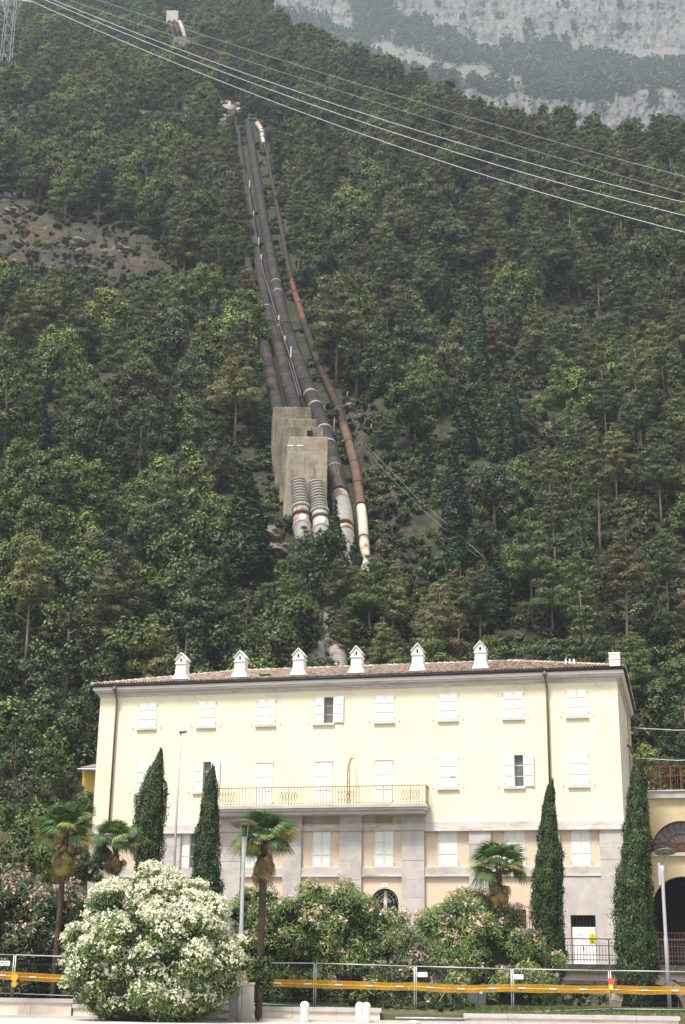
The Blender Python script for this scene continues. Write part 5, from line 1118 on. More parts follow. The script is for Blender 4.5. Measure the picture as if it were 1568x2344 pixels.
# dark blue car on the terrace, mostly hidden by oleanders
ca = empty('parked_car', (at(1000, 2190, 74).x, 74, 2.18), radians(4)); tag(ca, 'dark blue car seen between the pink oleander bushes', 'car')
m = MB(); sec = [(-2.1, .35, .62, .80), (-1.9, .30, .80, .84), (-1.0, .26, .92, .85), (-.9, .26, .93, .85), (.6, .26, .95, .86), (1.5, .28, .93, .85), (1.95, .32, .80, .82), (2.1, .38, .6, .78)]
vs = []; 
for x, z0, z1, hw in sec: vs += [(x, -hw * .92, z0), (x, -hw, z0 + .2), (x, -hw, z1 - .12), (x, -hw * .86, z1), (x, hw * .86, z1), (x, hw, z1 - .12), (x, hw, z0 + .2), (x, hw * .92, z0)]
fs = [(i * 8 + k, (i + 1) * 8 + k, (i + 1) * 8 + (k + 1) % 8, i * 8 + (k + 1) % 8) for i in range(len(sec) - 1) for k in range(8)] + [tuple(range(8)), tuple(range((len(sec) - 1) * 8 + 7, (len(sec) - 1) * 8 - 1, -1))]
m.add(vs, fs, True); m.build('body', M['carblue'], ca)
m = MB(); m.frus((-1.25, 1.45, -.76, .76, .90), (-.55, .95, -.6, .6, 1.40)); m.build('cabin', M['glass'], ca); MB().frus((-.6, 1.0, -.62, .62, 1.402), (-.45, .85, -.56, .56, 1.46)).build('roof', M['carblue'], ca)
for x in (-1.35, 1.3):
    for y in (-.83, .70): o = MB().tube([(x, y, .32), (x, y + .14, .32)], .32, 16).build('wheel', M['black'], ca); MB().tube([(x, y - .005, .32), (x, y + .01, .32)], .19, 12).build('rim', M['galv'], o)
for y in (-.6, .6): MB().box(-2.12, -1.98, y - .13, y + .13, .62, .74).build('headlight', M['signwhite'], ca)

# ------------------------------------------------------------------ low front wall
WY = 57.0
def wseg(name, label, px0, px1, ztop, y0, th=.35, mt='kerb', blocks=1.6):
    x0, x1 = at(px0, 2300, y0).x, at(px1, 2300, y0).x; e = empty(name, (x0, y0, 0)); tag(e, label, 'wall'); L = x1 - x0; n = max(1, round(L / blocks))
    for k in range(n):
        MB().box(L * k / n + .005, L * (k + 1) / n - .005, 0, th, -.05, ztop - .15).build('wall_block', M[mt], e)
        MB().box(L * k / n + .004 - (.05 if k == 0 else 0), L * (k + 1) / n - .004 + (.05 if k == n - 1 else 0), -.05, th + .03, ztop - .148, ztop + .004 * (k % 2)).build('coping_stone', M['coping'], e)
    return e
wseg('garden_wall', 'low pinkish garden wall at the left end under the palm', -300, 164, .68, WY)
wseg('garden_wall', 'low garden wall behind the white oleander and the grey cabinet', 168, 870, .5, WY)
wseg('garden_wall', 'low garden wall at the right under the mesh fence', 1065, 1552, .36, WY - .3)
MB2 = MB().box(-40, 40, -.16, 0, -.02, .09); tag(MB2.build('kerb', M['coping'], None, loc=(0, WY - .55, 0)), 'pale kerb along the foot of the garden wall', kind='structure')
tag(MB().tube([Vector((0, 0, 0)), at(1075, 2332, 56.6) - at(905, 2330, 56.6)], .035, 6).build('ground_rail', M['galv'], None, loc=at(905, 2330, 56.6)), 'pale steel tube lying across the gap between the garden walls', 'pipe')

def bollard(px, wd, lb):
    p = at(px, 2335, 55.9); e = empty('stone_bollard', (p.x, 55.9, 0)); tag(e, lb, 'bollard', 'white stone bollards')
    MB().lathe([(wd * 1.02, -.05), (wd, .1), (wd * .98, .52), (wd * 1.06, .55), (wd * 1.06, .6), (wd * .9, .66), (wd * .6, .71), (.02, .73)], 14).build('shaft', M['limewash'], e)
bollard(697, .16, 'single rounded white stone bollard left of the fence post pair'); bollard(823, .15, 'left one of the two white stone bollards standing together'); bollard(838.5, .15, 'right one of the two white stone bollards standing together')
# cabinet
p = at(549, 2337, 55.6); e = empty('utility_cabinet', (p.x, 55.6, 0)); tag(e, 'pale concrete utility cabinet behind the lamp post foot', 'cabinet')
hc = at(549, 2250, 55.6).z
MB().box(-.43, .47, 0, .5, -.02, hc - .05).build('body', M['cab'], e); MB().box(-.46, .50, -.04, .54, hc - .048, hc + .02).build('lid', M['stone_pale'], e); MB().box(.04, .42, -.02, -.002, .12, hc - .12).build('door', M['cab'], e); MB().box(-.40, -.02, -.02, -.002, .12, hc - .12).build('door', M['stone'], e)
# tilted grey double cabinet on the lawn
p = at(1094, 2312, 58.6); e = empty('metal_box', (p.x, 58.9, .52), .25); e.rotation_euler = (radians(-4), radians(7), .1); tag(e, 'tilted dark grey two-door metal box behind the fence', 'metal box')
MB().box(-.33, .33, 0, .5, .05, .72).build('body', M['bingrey'], e)
for s in (-1, 1): MB().box(min(s * .31, s * .01), max(s * .31, s * .01), -.025, -.002, .08, .66).build('door', M['bingrey'], e)
MB().box(-.36, .36, -.05, .54, .722, .76).build('lid', M['bingrey'], e); MB().box(.04, .14, -.03, -.027, .56, .66).build('label', M['signwhite'], e)
# wooden trestle
p = at(1022, 2328, 59); e = empty('wooden_trestle', (p.x, 59, .5)); tag(e, 'weathered wooden A-shaped trestle in the dark gap between the walls', 'trestle')
for s in (-1, 1): MB().bar((s * .55, 0, -.2), (0, 0, .65), .035).build('leg', M['wood'], e); MB().bar((s * .5, .7, -.2), (0, .7, .6), .035).build('leg', M['wood'], e)
MB().bar((0, -.1, .62), (0, .8, .62), .04).build('beam', M['wood'], e)
# orange cone foot / flat stone at the gap
p = at(947, 2335, 55.8); e = empty('fence_foot', (p.x, 55.8, 0)); tag(e, 'terracotta coloured weight with pale top lying at the fence foot', 'weight'); MB().lathe([(.25, 0), (.26, .05), (.18, .1), (.02, .12)], 12).build('block', M['peach'], e)

# ------------------------------------------------------------------ mesh fence
FY = 58.0; PX = [(-193, 2180, 2282), (34.5, 2185.7, 2287), (262, 2194, 2296), (489, 2203, 2306), (721.5, 2205, 2316), (950.5, 2212, 2328), (1172, 2218, 2330), (1395, 2222, 2322), (1622, 2225, 2325)]
FL = ['leftmost steel mesh fence panel beside the yellow lamp', 'mesh fence panel behind the left palm and pink oleander', 'mesh fence panel mostly hidden behind the white oleander', 'mesh fence panel behind the palm with ivy', 'mesh fence panel right of the single bollard', 'mesh fence panel with white plate over the trestle and metal box', 'mesh fence panel with white plate right of the metal box', 'rightmost mesh fence panel, right of the red lamp']
for i in range(8):
    (xa, ta, ba), (xb, tb, bb) = PX[i], PX[i + 1]
    A1, A0, B1, B0 = at(xa + 2.2, ta, FY), at(xa + 2.2, ba, FY), at(xb - 2.2, tb, FY), at(xb - 2.2, bb, FY); A0.x = A1.x; B0.x = B1.x; o_ = Vector((A0.x, FY, A0.z))
    e = empty('mesh_fence_panel', o_); tag(e, FL[i], 'fence panel', 'mesh fence panels along the garden')
    A1, A0, B1, B0 = [q - o_ for q in (A1, A0, B1, B0)]; m = MB(); m.bar(A0, A1, .021, 8).build('post', M['galv'], e); MB().bar(B0, B1, .021, 8).build('post', M['galv'], e); MB().bar(A1, B1, .02, 8).build('top_rail', M['galv'], e); MB().bar(A0 + Vector((0, 0, .2)), B0 + Vector((0, 0, .2)), .016, 6).build('bottom_rail', M['galv'], e)
    m = MB(); n = 62
    for k in range(1, n): t = k / n; m.tube([A0.lerp(B0, t) + Vector((0, 0, .1)), A1.lerp(B1, t)], .0018, 3, False)
    for z in (.28, .55, .82): m.tube([A0.lerp(A1, z), B0.lerp(B1, z)], .0035, 3, False); m.tube([A0.lerp(A1, z - .03), B0.lerp(B1, z - .03)], .0025, 3, False)
    m.build('wire_mesh', M['iron_dark'], e)['kind'] = 'stuff'
def plate(px, py, lb, teal=False):
    p = at(px, py, FY - .05); e = empty('sign_plate', p); tag(e, lb, 'sign'); MB().box(-.19, .19, -.01, 0, -.09, .09).build('plate', M['signwhite'], e)
    if teal: m = MB(); m.box(-.15, .15, -.014, -.011, .01, .04); m.box(-.12, .13, -.014, -.011, -.05, -.025); m.box(-.16, -.12, -.016, -.013, -.02, .05); m.build('printed_mark', M['teal'], e)
plate(967, 2231, 'blank white plate wired to the fence right of the middle post pair'); plate(1187, 2236, 'blank white plate on the fence below the right palm'); plate(11, 2205, 'white plate with teal print on the fence at the left edge', True)
# orange barrier band
TP = [(-40, 2230), (35, 2234), (110, 2239), (200, 2242), (310, 2244), (420, 2246), (520, 2247), (600, 2249), (660, 2251), (721, 2252.5), (800, 2255), (900, 2258), (950, 2258), (1010, 2262), (1080, 2264), (1172, 2261), (1230, 2263), (1300, 2264.5), (1395, 2265), (1480, 2267), (1620, 2268)]
tape = empty('barrier_band', (0, FY - .12, 0)); tag(tape, 'orange plastic mesh band strung along the whole fence', 'barrier band')
xs = np.linspace(-40, 1615, 330); tpx = [p[0] for p in TP]; tpy = [p[1] for p in TP]
Yb = FY - .12
def ribbon(dz, h, mt, name, x_ok=None):
    m = MB(); pts = []
    for x in xs:
        p = at(x, float(np.interp(x, tpx, tpy)) + .35 * sin(x / 23), Yb); pts.append((p.x, .012 * sin(p.x * 3), p.z + dz * (1 + .05 * sin(x / 37))))
    for i, (a, b) in enumerate(zip(pts, pts[1:])):
        if x_ok and not x_ok(i): continue
        m.add([(a[0], a[1], a[2] - h), (b[0], b[1], b[2] - h), (b[0], b[1], b[2] + h), (a[0], a[1], a[2] + h), (a[0], a[1] + .006, a[2] - h), (b[0], b[1] + .006, b[2] - h), (b[0], b[1] + .006, b[2] + h), (a[0], a[1] + .006, a[2] + h)], [(0, 1, 2, 3), (7, 6, 5, 4), (3, 2, 6, 7), (0, 4, 5, 1)])
    m.build(name, M[mt], tape)
for dz in (.135, .095, -.095, -.135): ribbon(dz, .009, 'orange', 'strand')
ribbon(.055, .008, 'orange', 'strand'); ribbon(-.055, .008, 'orange', 'strand'); ribbon(0, .024, 'tapeyellow', 'centre_strip')
m = MB(); 
for k in range(760):
    x = -38 + k * 2.175; p = at(x, float(np.interp(x, tpx, tpy)), Yb); m.box(p.x - .007, p.x + .007, .0, .007, p.z - .135, p.z + .135)
m.build('cross_thread', M['orange'], tape)['kind'] = 'stuff'
for k in range(24):
    x = 5 + k * 70; p = at(x, float(np.interp(x, tpx, tpy)), Yb); MB().box(-.14, .14, -.025, -.019, -.02, .02).build('reflective_patch', M['signwhite'], tape, loc=(p.x, 0, p.z))
def wlamp(px, py, lb, c1, c2, twin=False):
    p = at(px, py, FY - .2); e = empty('warning_lamp', p); tag(e, lb, 'lamp'); o = MB().tube([(0, -.06, .0), (0, .05, .0)], .13, 14); o.build('lens', M[c1], e)
    if twin: MB().tube([(0, -.06, -.26), (0, .05, -.26)], .10, 14).build('lens', M[c1], e)
    MB().box(-.07, .07, -.05, .05, -.3, -.12).build('battery_box', M[c2], e)
wlamp(1398.5, 2246, 'round red warning lamp with yellow box on the fence', 'red', 'signyellow'); wlamp(34, 2237, 'yellow twin-lens warning lamp on the left fence post', 'tapeyellow', 'tapeyellow', True)

# ------------------------------------------------------------------ lamps
def disc_lamp(bx, by, tx, ty, dx, dy, hw, Y, lb, grp='disc lamps by the road', tilt=13):
    B, T, D = at(bx, by, Y), at(tx, ty, Y), at(dx, dy, Y); r = hw * (D - Vector(CAM)).dot(Vector(v_f)) / F; e = empty('disc_lamp', B); tag(e, lb, 'street lamp', grp); H = T.z - B.z
    MB().lathe([(.085, -.3), (.085, H * .5), (.07, H * .52), (.07, H - .9), (.10, H - .25), (.115, H), (.05, H + .01)], 14).build('pole', M['lamp_grey'], e)
    d = MB(); d.lathe([(.02, .07), (r * .7, .06), (r, .0), (r * .97, -.02), (r * .5, .0), (.02, .01)], 28); o = d.build('reflector_disc', M['disc'], e, loc=D - B, rot=(radians(-tilt), 0, 0))
    MB().lathe([(.02, -.02), (r * .45, -.018), (r * .42, .0), (.02, .01)], 20).build('disc_centre', M['disc_yellow'], o)
    m = MB()
    for s in (-1, 1): m.bar((s * .09, 0, H - .1), (s * r * .32 + (D - B).x, .0, (D - B).z + .02), .012)
    m.build('support_rod', M['galv'], e); return e
disc_lamp(545, 2336, 557, 1916, 559, 1886, 31, 55.2, 'tall grey lamp with round disc in front of the left middle palm')
e = disc_lamp(1533.6, 2319, 1521, 1982, 1523, 1950, 25.7, 61, 'grey disc lamp right of the rightmost cypress')
MB().box(-.17, -.09, -.06, .06, 5.0, 5.9).build('equipment_box', M['lamp_grey'], e)
disc_lamp(-38, 2320, -26, 1940, -25, 1913, 48, 55, 'disc lamp cut off by the left edge of the photo')
B = at(386, 2240, 66); T = at(401.5, 1675, 66); e = empty('street_lamp', B); tag(e, 'tall slim street lamp in front of the cream wall at the left', 'street lamp')
H = T.z - B.z; MB().lathe([(.09, -1), (.085, 1), (.055, H * .6), (.045, H)], 10).build('pole', M['lamp_grey'], e)
m = MB(); m.lathe([(.02, -.09), (.13, -.07), (.2, .0), (.17, .08), (.02, .12)], 14, (0, 0, 0)); o = m.build('lamp_head', M['white'], e, loc=(.1, 0, H + .04)); o.scale = (1, .8, 1)
o = MB().lathe([(.02, -.1), (.16, -.075), (.19, -.03), (.02, -.03)], 14).build('lens', M['disc'], e, loc=(.1, 0, H + .03))

# ------------------------------------------------------------------ big cypresses in front of the building
def big_cypress(prof_, Y, lb, n_leaf):
    n_leaf = int(n_leaf * 1.9)
    bx, by = (prof_[-1][1] + prof_[-1][2]) / 2, prof_[-1][0]; B = at(bx, by, Y); e = empty('cypress_tree', (B.x, Y, .5)); tag(e, lb, 'cypress', 'garden cypresses')
    lv = []
    for y, xl, xr in prof_:
        p, q = at(xl, y, Y), at(xr, y, Y); lv.append((p.z - .5, (p.x + q.x) / 2 - B.x, max(.02, (q.x - p.x) / 2)))
    lv.sort(); zz, cc, rr_ = [np.array(v) for v in zip(*lv)]
    z = rg.uniform(zz[0], zz[-1], n_leaf * 3); R_ = np.interp(z, zz, rr_); keep = rg.random(len(z)) < (R_ + .05) / (rr_.max() + .05); z = z[keep][:n_leaf]; R_ = R_[keep][:n_leaf]; c = np.interp(z, zz, cc); n = len(z); a = rg.uniform(0, 2 * pi, n)
    # sprays: bumpy skin of upright tufts
    bump = np.array([noise.noise(Vector((cos(q) * 2.3, sin(q) * 2.3, w_ * 1.7))) for q, w_ in zip(a, z)]) * .5 + np.array([noise.noise(Vector((cos(q) * 6, sin(q) * 6, w_ * 5))) for q, w_ in zip(a, z)]) * .22
    rad = R_ * (.93 + bump * .6) * (1 - .22 * rg.random(n) ** 2 + .16 * (rg.random(n) > .93)) + .015; P = np.stack([c + rad * np.cos(a), rad * np.sin(a), z + rg.normal(size=n) * .05], 1)
    N = np.stack([np.cos(a), np.sin(a), np.full(n, .3)], 1) + rg.normal(size=(n, 3)) * .45
    v, f = quads(P, N, rg.uniform(.03, .062, n), .42, np.tile([0, 0, 1.], (n, 1))); obj('crown', np_mesh('crown', v, f, M['cypress']), e)
    m = MB(); zs = np.linspace(zz[0] + .1, zz[-1] - .15, 26); m.tube([(float(np.interp(q, zz, cc)), 0, q) for q in zs], [max(.01, float(np.interp(q, zz, rr_)) * .74) for q in zs], 12); m.build('inner_shade_core', M['cores'], e)  # dark core, the shade behind the sprays put into its colour
    MB().tube([(0, 0, -.3), (0, 0, zz[0] + 1)], [.14, .12], 8).build('trunk', M['bark'], e)
big_cypress([(1714, 367, 371), (1740, 355, 374), (1762, 338, 376), (1790, 326, 380), (1819, 314, 384), (1850, 308, 382), (1877, 303, 379), (1935, 303, 375), (1992, 309, 373), (2050, 318, 372), (2120, 322, 366), (2200, 330, 360)], 66, 'leaning conical cypress left of the slim street lamp', 15000)
big_cypress([(1752, 486, 489), (1772, 476, 494), (1791, 468, 498), (1848, 460, 500), (1906, 448, 503), (1963, 441, 503), (2010, 439, 508), (2035, 441, 512), (2055, 452, 508), (2075, 470, 503), (2150, 482, 500), (2220, 484, 498)], 66, 'slim cypress beside the open window at the left end of the balcony', 13000)
big_cypress([(1785, 1262, 1266), (1800, 1254, 1268), (1819, 1247, 1270), (1867, 1239, 1273), (1915, 1232, 1279), (1963, 1226, 1289), (2011, 1217, 1291), (2059, 1216, 1288), (2110, 1218, 1287), (2155, 1225, 1295), (2190, 1232, 1300), (2225, 1240, 1292), (2262, 1252, 1284), (2290, 1262, 1276)], 66, 'cypress standing left of the white door', 20000)
big_cypress([(1745, 1452, 1460), (1771, 1444, 1476), (1819, 1437, 1482), (1867, 1433, 1484), (1915, 1425, 1493), (1963, 1420, 1489), (2011, 1407, 1493), (2059, 1406, 1494), (2110, 1407, 1500), (2160, 1408, 1508), (2205, 1407, 1508), (2240, 1411, 1504), (2270, 1418, 1499), (2301, 1434, 1486), (2322, 1450, 1470)], 62, 'widest cypress at the right end of the cream building', 24000)

# ------------------------------------------------------------------ palms
def frond_mesh(mt, pet=.5, bl=.62, seg=26, droop=.25, spread=2.5, wdt=.024):
    m = MB(); m.tube([(0, 0, 0), (pet * .5, 0, .03), (pet, 0, 0)], [.016, .012, .009], 4, False)
    for k in range(seg):
        a = (k / (seg - 1) - .5) * spread; L = bl * (1 - .28 * abs(a / (spread / 2)) ** 2) * rg.uniform(.9, 1.05); d = np.array([cos(a), sin(a), 0]); nn = np.array([-sin(a), cos(a), 0]); z = .04 * (k % 2)
        p0 = np.array([pet, 0, 0]); p1 = p0 + d * L * .6 + (0, 0, z * .5 - droop * .12); p2 = p0 + d * L + (0, 0, -droop * (1 + .5 * rg.random()) * L)
        m.add([p0 - nn * .003, p1 - nn * wdt, p1 + nn * wdt, p0 + nn * .003, p2], [(0, 1, 2, 3), (1, 4, 2)])
    return m.mesh('frond', mt)
FR = {k: [frond_mesh(M[mt], .42, b, 26, d, sp_) for b, d, sp_ in ((.60, .2, 2.9), (.66, .42, 2.6), (.56, .6, 2.7))] for k, mt in (('g', 'frond'), ('y', 'frond_yellow'))}
FR['d'] = [frond_mesh(M['frond_dead'], .35, b, 18, 1.2, 1.5, .02) for b in (.5, .6)]
def palm(cx, cy, Y, foot, trunk_px, r_px, lb, lean=0, nd=26, seed=0, yel=.12, base_z=.5, ivy=False, dead_drop=1.0):
    r_ = random.Random(seed); C0 = at(cx, cy, Y); B = at(foot[0], foot[1], Y); e = empty('palm_tree', (B.x, Y, base_z)); tag(e, lb, 'palm', 'fan palms in the garden')
    c = C0 - Vector((B.x, Y, base_z)); k = (r_px / F * (C0 - Vector(CAM)).dot(Vector(v_f))) / 1.0; tr = trunk_px / 2 / F * Y * .82
    m = MB(); n = 34; pts = [(c.x * (t / n) ** 1.1, .0, -.4 + (c.z + .4) * t / n) for t in range(n + 1)]; m.tube(pts, [tr * (1 + .16 * (t % 2)) * (.95 + .1 * r_.random()) for t in range(n + 1)], 10); m.build('trunk', M['palmbark'], e)
    for q in range(40):                           # stubs of old leaf stalks and fibre
        z = c.z * (.72 + .27 * r_.random()); a = r_.uniform(0, 6.28); x = c.x * (z / c.z) ** 1.1; m2 = MB() if q == 0 else m2; m2.tube([(x + cos(a) * tr * .8, sin(a) * tr * .8, z - .1), (x + cos(a) * (tr + .07), sin(a) * (tr + .07), z + .1)], [.02, .012], 4, False)
    m2.build('stalk_stub', M['frond_dead'], e)['kind'] = 'stuff'
    for i in range(36):
        a = i * 2.4 + r_.uniform(-.2, .2); el = radians(82 - 98 * (i / 35) ** .9) + r_.uniform(-.1, .1); s = k * r_.uniform(.92, 1.2) * (1 if i > 5 else .85)
        typ = 'y' if r_.random() < yel * (2.2 if i > 18 else .3) else 'g'; me = r_.choice(FR[typ])
        obj('frond', me, e, c + Vector((cos(a) * .06, sin(a) * .06, .05 + .1 * sin(el))), (r_.uniform(-.45, .45), -el, a), s)
    for i in range(nd):
        a = i * 2.4 + r_.uniform(-.3, .3); el = radians(-38 - 44 * r_.random()); me = r_.choice(FR['d'] if r_.random() < .88 else FR['y']); z = -r_.uniform(.05, .62) * dead_drop * k
        obj('dead_frond', me, e, c + Vector((cos(a) * tr * .9, sin(a) * tr * .9, z)), (r_.uniform(-.6, .6), -el, a), k * r_.uniform(.62, .9))
    return e
palm(152, 1905, 58.3, (119, 2292), 14, 66, 'fan palm with big brown skirt left of the cream building', seed=1, nd=40, yel=.2, dead_drop=1.6)
palm(265, 1932, 63, (262, 2240), 13, 56, 'shorter fan palm between the skirted palm and the leaning cypress', seed=2, nd=16)
pm = palm(606, 1925, 56.4, (591, 2328), 18, 72, 'tallest fan palm with ivy round its trunk beside the disc lamp', seed=3, nd=26, base_z=.02, dead_drop=1.2)
palm(1141, 1988, 60.5, (1152, 2300), 13, 68, 'yellowish fan palm above the right pink oleander', seed=4, nd=16, yel=.22)
iv = []
for q in range(90): z = rg.uniform(1.15, 2.15); a = rg.uniform(0, 6.28); iv.append((cos(a) * .2 + rg.normal() * .1 + .1, sin(a) * .2, z, rg.uniform(.12, .24)))
o = obj('ivy', crown_mesh('ivy', LEAF['mid green'], iv, 900, .045, .8, .2, 1, .6), pm)

# ------------------------------------------------------------------ flowering oleanders
def oleander(outline, Y, depth, lb, leafm, petal, n_leaf, n_fl, toplike=.5, seed=0, lsz=.085, fsz=.046, core_k=.74, basez=.45, density_low=.5, dn=1.0):
    n_leaf = int(n_leaf * 1.35)
    """outline = [(y, xl, xr)] measured on the photograph"""
    global rg
    bx = (outline[-1][1] + outline[-1][2]) / 2; B = at(bx, outline[-1][0], Y); e = empty('oleander_bush', (B.x, Y, basez)); tag(e, lb, 'bush', 'flowering oleander bushes'); lv = []
    for y, xl, xr in outline:
        p, q = at(xl, y, Y), at(xr, y, Y); lv.append((p.z - basez, (p.x + q.x) / 2 - B.x, max(.05, (q.x - p.x) / 2)))
    lv.sort(); zz, cc, rr_ = [np.array(v) for v in zip(*lv)]; rmax = rr_.max(); H = zz[-1]
    def skin(n, inner):
        z = rg.uniform(zz[0], H, n * 2); R_ = np.interp(z, zz, rr_); z = z[rg.random(len(z)) < (R_ + .3 * rmax) / (1.3 * rmax)][:n]; n = len(z); R_ = np.interp(z, zz, rr_); c = np.interp(z, zz, cc); a = rg.uniform(0, 2 * pi, n)
        nb = np.array([1.1 * noise.noise(Vector((cos(q) * 2.2, sin(q) * 2.2, w_ * .8 + seed))) + .7 * noise.noise(Vector((cos(q) * 8, sin(q) * 8, w_ * 2.6 + seed))) for q, w_ in zip(a, z)])
        k = (.97 + .24 * nb) * (1 - inner * rg.random(n) ** 1.6); dk = depth / rmax
        P = np.stack([c + R_ * k * np.cos(a), R_ * dk * k * np.sin(a), z + .30 * nb + rg.normal(size=n) * .07], 1)
        slope = np.gradient(rr_, zz); sl_ = -np.interp(z, zz, slope); N = np.stack([np.cos(a), np.sin(a) / dk, np.clip(sl_, -.4, 2.5)], 1); return P, unit(N), z
    # the bush is a crowd of leafy shoots: lobes near the skin, each with its leaves and, towards the light, its flowers
    nl = int(34 * rmax * (zz[-1] - zz[0]) / 3.0 * (1.6 if rmax < 5 else 1.2)); LP, LN, lz = skin(nl, .38); LR = rg.uniform(.30, .62, len(LP)) * (.75 + .25 * depth / 2.2)
    LP = LP - LN * LR[:, None] * .75; LP[:, 2] *= .955 if basez < .1 else 1; w8 = LR ** 2 / (LR ** 2).sum(); ow = rg.choice(len(LP), n_leaf, p=w8); D = sph(n_leaf, -.7); D = unit(D + LN[ow] * .45)
    P = LP[ow] + D * LR[ow][:, None] * np.array([1, 1, 1.12]) * (1 - .3 * rg.random((n_leaf, 1)) ** 2) + rg.normal(size=(n_leaf, 3)) * .035; P[:, 2] = np.maximum(P[:, 2], .02)
    al = D * .8 + np.array([0, 0, .8]) + rg.normal(size=(n_leaf, 3)) * .45
    v, f = quads(P, D + rg.normal(size=(n_leaf, 3)) * .6 + (0, 0, .3), rg.uniform(.6, 1.3, n_leaf) * lsz, .22, unit(al)); obj('leaf_mass', np_mesh('leaf_mass', v, f, leafm), e)['kind'] = 'stuff'
    ow = rg.choice(len(LP), n_fl * 3, p=w8); D = unit(sph(n_fl * 3, -.3) + LN[ow] * .7 + (0, 0, .35)); P = LP[ow] + D * LR[ow][:, None] * 1.05
    t_ = np.clip(P[:, 2] / H, 0, 1); lit = np.array([noise.noise(Vector((q * .37, seed, 0))) for q in ow]); keep = rg.random(len(P)) < (density_low + (1 - density_low) * t_ ** 1.3) * np.clip(.85 + 1.0 * lit, .2, 1); P, N = P[keep][:n_fl], D[keep][:n_fl]; fs_ = fsz * rg.choice([.7, 1, 1, 1.5], len(P))[:, None]
    Q, QN, QS = [], [], []
    for j in range(6): Q.append(P + N * .04 + rg.normal(size=P.shape) * fs_ * .9); QN.append(N + rg.normal(size=P.shape) * .6); QS.append(fs_[:, 0] * rg.uniform(.6, 1.15, len(P)))
    Q, QN, QS = np.concatenate(Q), np.concatenate(QN), np.concatenate(QS); v, f = quads(Q, QN, QS, .85); obj('blossom_mass', np_mesh('blossom_mass', v, f, petal), e)['kind'] = 'stuff'
    m = MB()
    for p, r in zip(LP, LR):
        cv, cf = core(p - np.array([0, 0, .05]), np.array([r, r, r]) * .64); m.add(cv, [q[:3] for q in cf])
    zs = np.linspace(zz[0] + .1, H * .9, 12); seg = 16; rings = []
    for q in zs:
        R_ = float(np.interp(q, zz, rr_)) * .62; c = float(np.interp(q, zz, cc)); rings += [(c + R_ * cos(2 * pi * k / seg), R_ * depth / rmax * sin(2 * pi * k / seg), q - .25) for k in range(seg)]
    m.add(rings, [(i * seg + k, i * seg + (k + 1) % seg, (i + 1) * seg + (k + 1) % seg, (i + 1) * seg + k) for i in range(11) for k in range(seg)], True); m.build('inner_shade_core', M['cores'], e)['kind'] = 'stuff'  # dark lobes and body coloured as the shade within the bush
    for k in range(7): a = k * .9; MB().tube([(cos(a) * .25, sin(a) * .2, -.5), (cos(a) * rmax * .4, sin(a) * depth * .4, H * .5)], [.04, .02], 5, False).build('stem', M['bark'], e)
oleander([(1985, 330, 352), (1995, 300, 400), (2010, 262, 440), (2030, 225, 480), (2055, 195, 520), (2085, 180, 548), (2120, 165, 560), (2160, 150, 565), (2195, 120, 570), (2230, 122, 560), (2260, 150, 545), (2290, 178, 515), (2320, 205, 480), (2338, 225, 440)], 54.3, 2.2, 'huge white flowering oleander bush in front of the low wall', M['oleander'], M['petal_white'], 58000, 11500, seed=2, fsz=.039, basez=.0, density_low=.32)
oleander([(1996, -60, 60), (2010, -90, 110), (2022, -110, 205), (2045, -120, 222), (2080, -125, 228), (2130, -130, 235), (2180, -130, 240), (2230, -130, 240), (2278, -130, 225)], 61.5, 2.2, 'pink oleander bush at the far left behind the skirted palm', M['oleander_grey'], M['petal_pink'], 26000, 900, seed=5, density_low=.2)
oleander([(2020, 715, 775), (2032, 660, 830), (2045, 560, 870), (2062, 525, 895), (2090, 510, 915), (2130, 505, 930), (2180, 505, 940), (2230, 508, 938), (2285, 520, 930)], 61.5, 2.3, 'pink oleander bush in the middle in front of the arched door', M['oleander'], M['petal_pink'], 50000, 600, seed=9, density_low=.25)
oleander([(2040, 1055, 1085), (2060, 1010, 1150), (2078, 985, 1205), (2100, 970, 1222), (2130, 955, 1235), (2170, 950, 1262), (2210, 945, 1285), (2250, 950, 1295), (2300, 965, 1290)], 61.5, 2.3, 'pink oleander bush on the right around the yellowish palm', M['oleander'], M['petal_pink'], 50000, 760, seed=14, density_low=.3)
oleander([(2130, 880, 930), (2150, 860, 985), (2190, 850, 1010), (2240, 850, 1040), (2300, 850, 1060), (2322, 860, 1055)], 60.5, 1.1, 'darker low oleander filling the gap between the middle and right bushes', M['oleander_grey'], M['petal_pink'], 16000, 120, seed=21, density_low=.4)

# ------------------------------------------------------------------ shrubs and trees beside the building
SB = [(196, 1850, 36, 90, 'dark green', 'dark green bush directly below the ochre house wall'), (170, 1815, 26, 96, 'mid green', 'small mid green bush touching the left side of the ochre house'), (38, 1735, 52, 88, 'dark green', 'dark green bush at the far left just below the wooded slope'), (122, 1765, 46, 86, 'mid green', 'mid green bush left of the ochre house'), (60, 1840, 60, 84, 'greyish green', 'greyish green bush at the left, above the disc lamp'), (150, 1800, 38, 88, 'olive', 'olive bush beside the ochre house'),
      (60, 1935, 62, 80, 'bright green', 'bright green rounded bush at the lower far left'), (20, 1890, 46, 82, 'mid green', 'mid green bush beside the cut-off disc lamp'), (105, 1985, 48, 76, 'bright green', 'bright green low bush behind the pink oleander at the left'), (180, 1870, 40, 84, 'dark green', 'dark green bush behind the crown of the skirted palm'), (20, 2000, 60, 74, 'mid green', 'mid green low bush behind the far left pink oleander'), (200, 1990, 40, 78, 'dark green', 'dark green bush at the left foot of the cream building'),
      (1478, 1745, 34, 100, 'bright green', 'pale green small tree beside the top of the widest cypress'), (1530, 1770, 30, 104, 'olive', 'olive small tree behind the rusty railing of the wing'), (1560, 1700, 44, 106, 'dark green', 'dark green tree behind the yellow wing')]
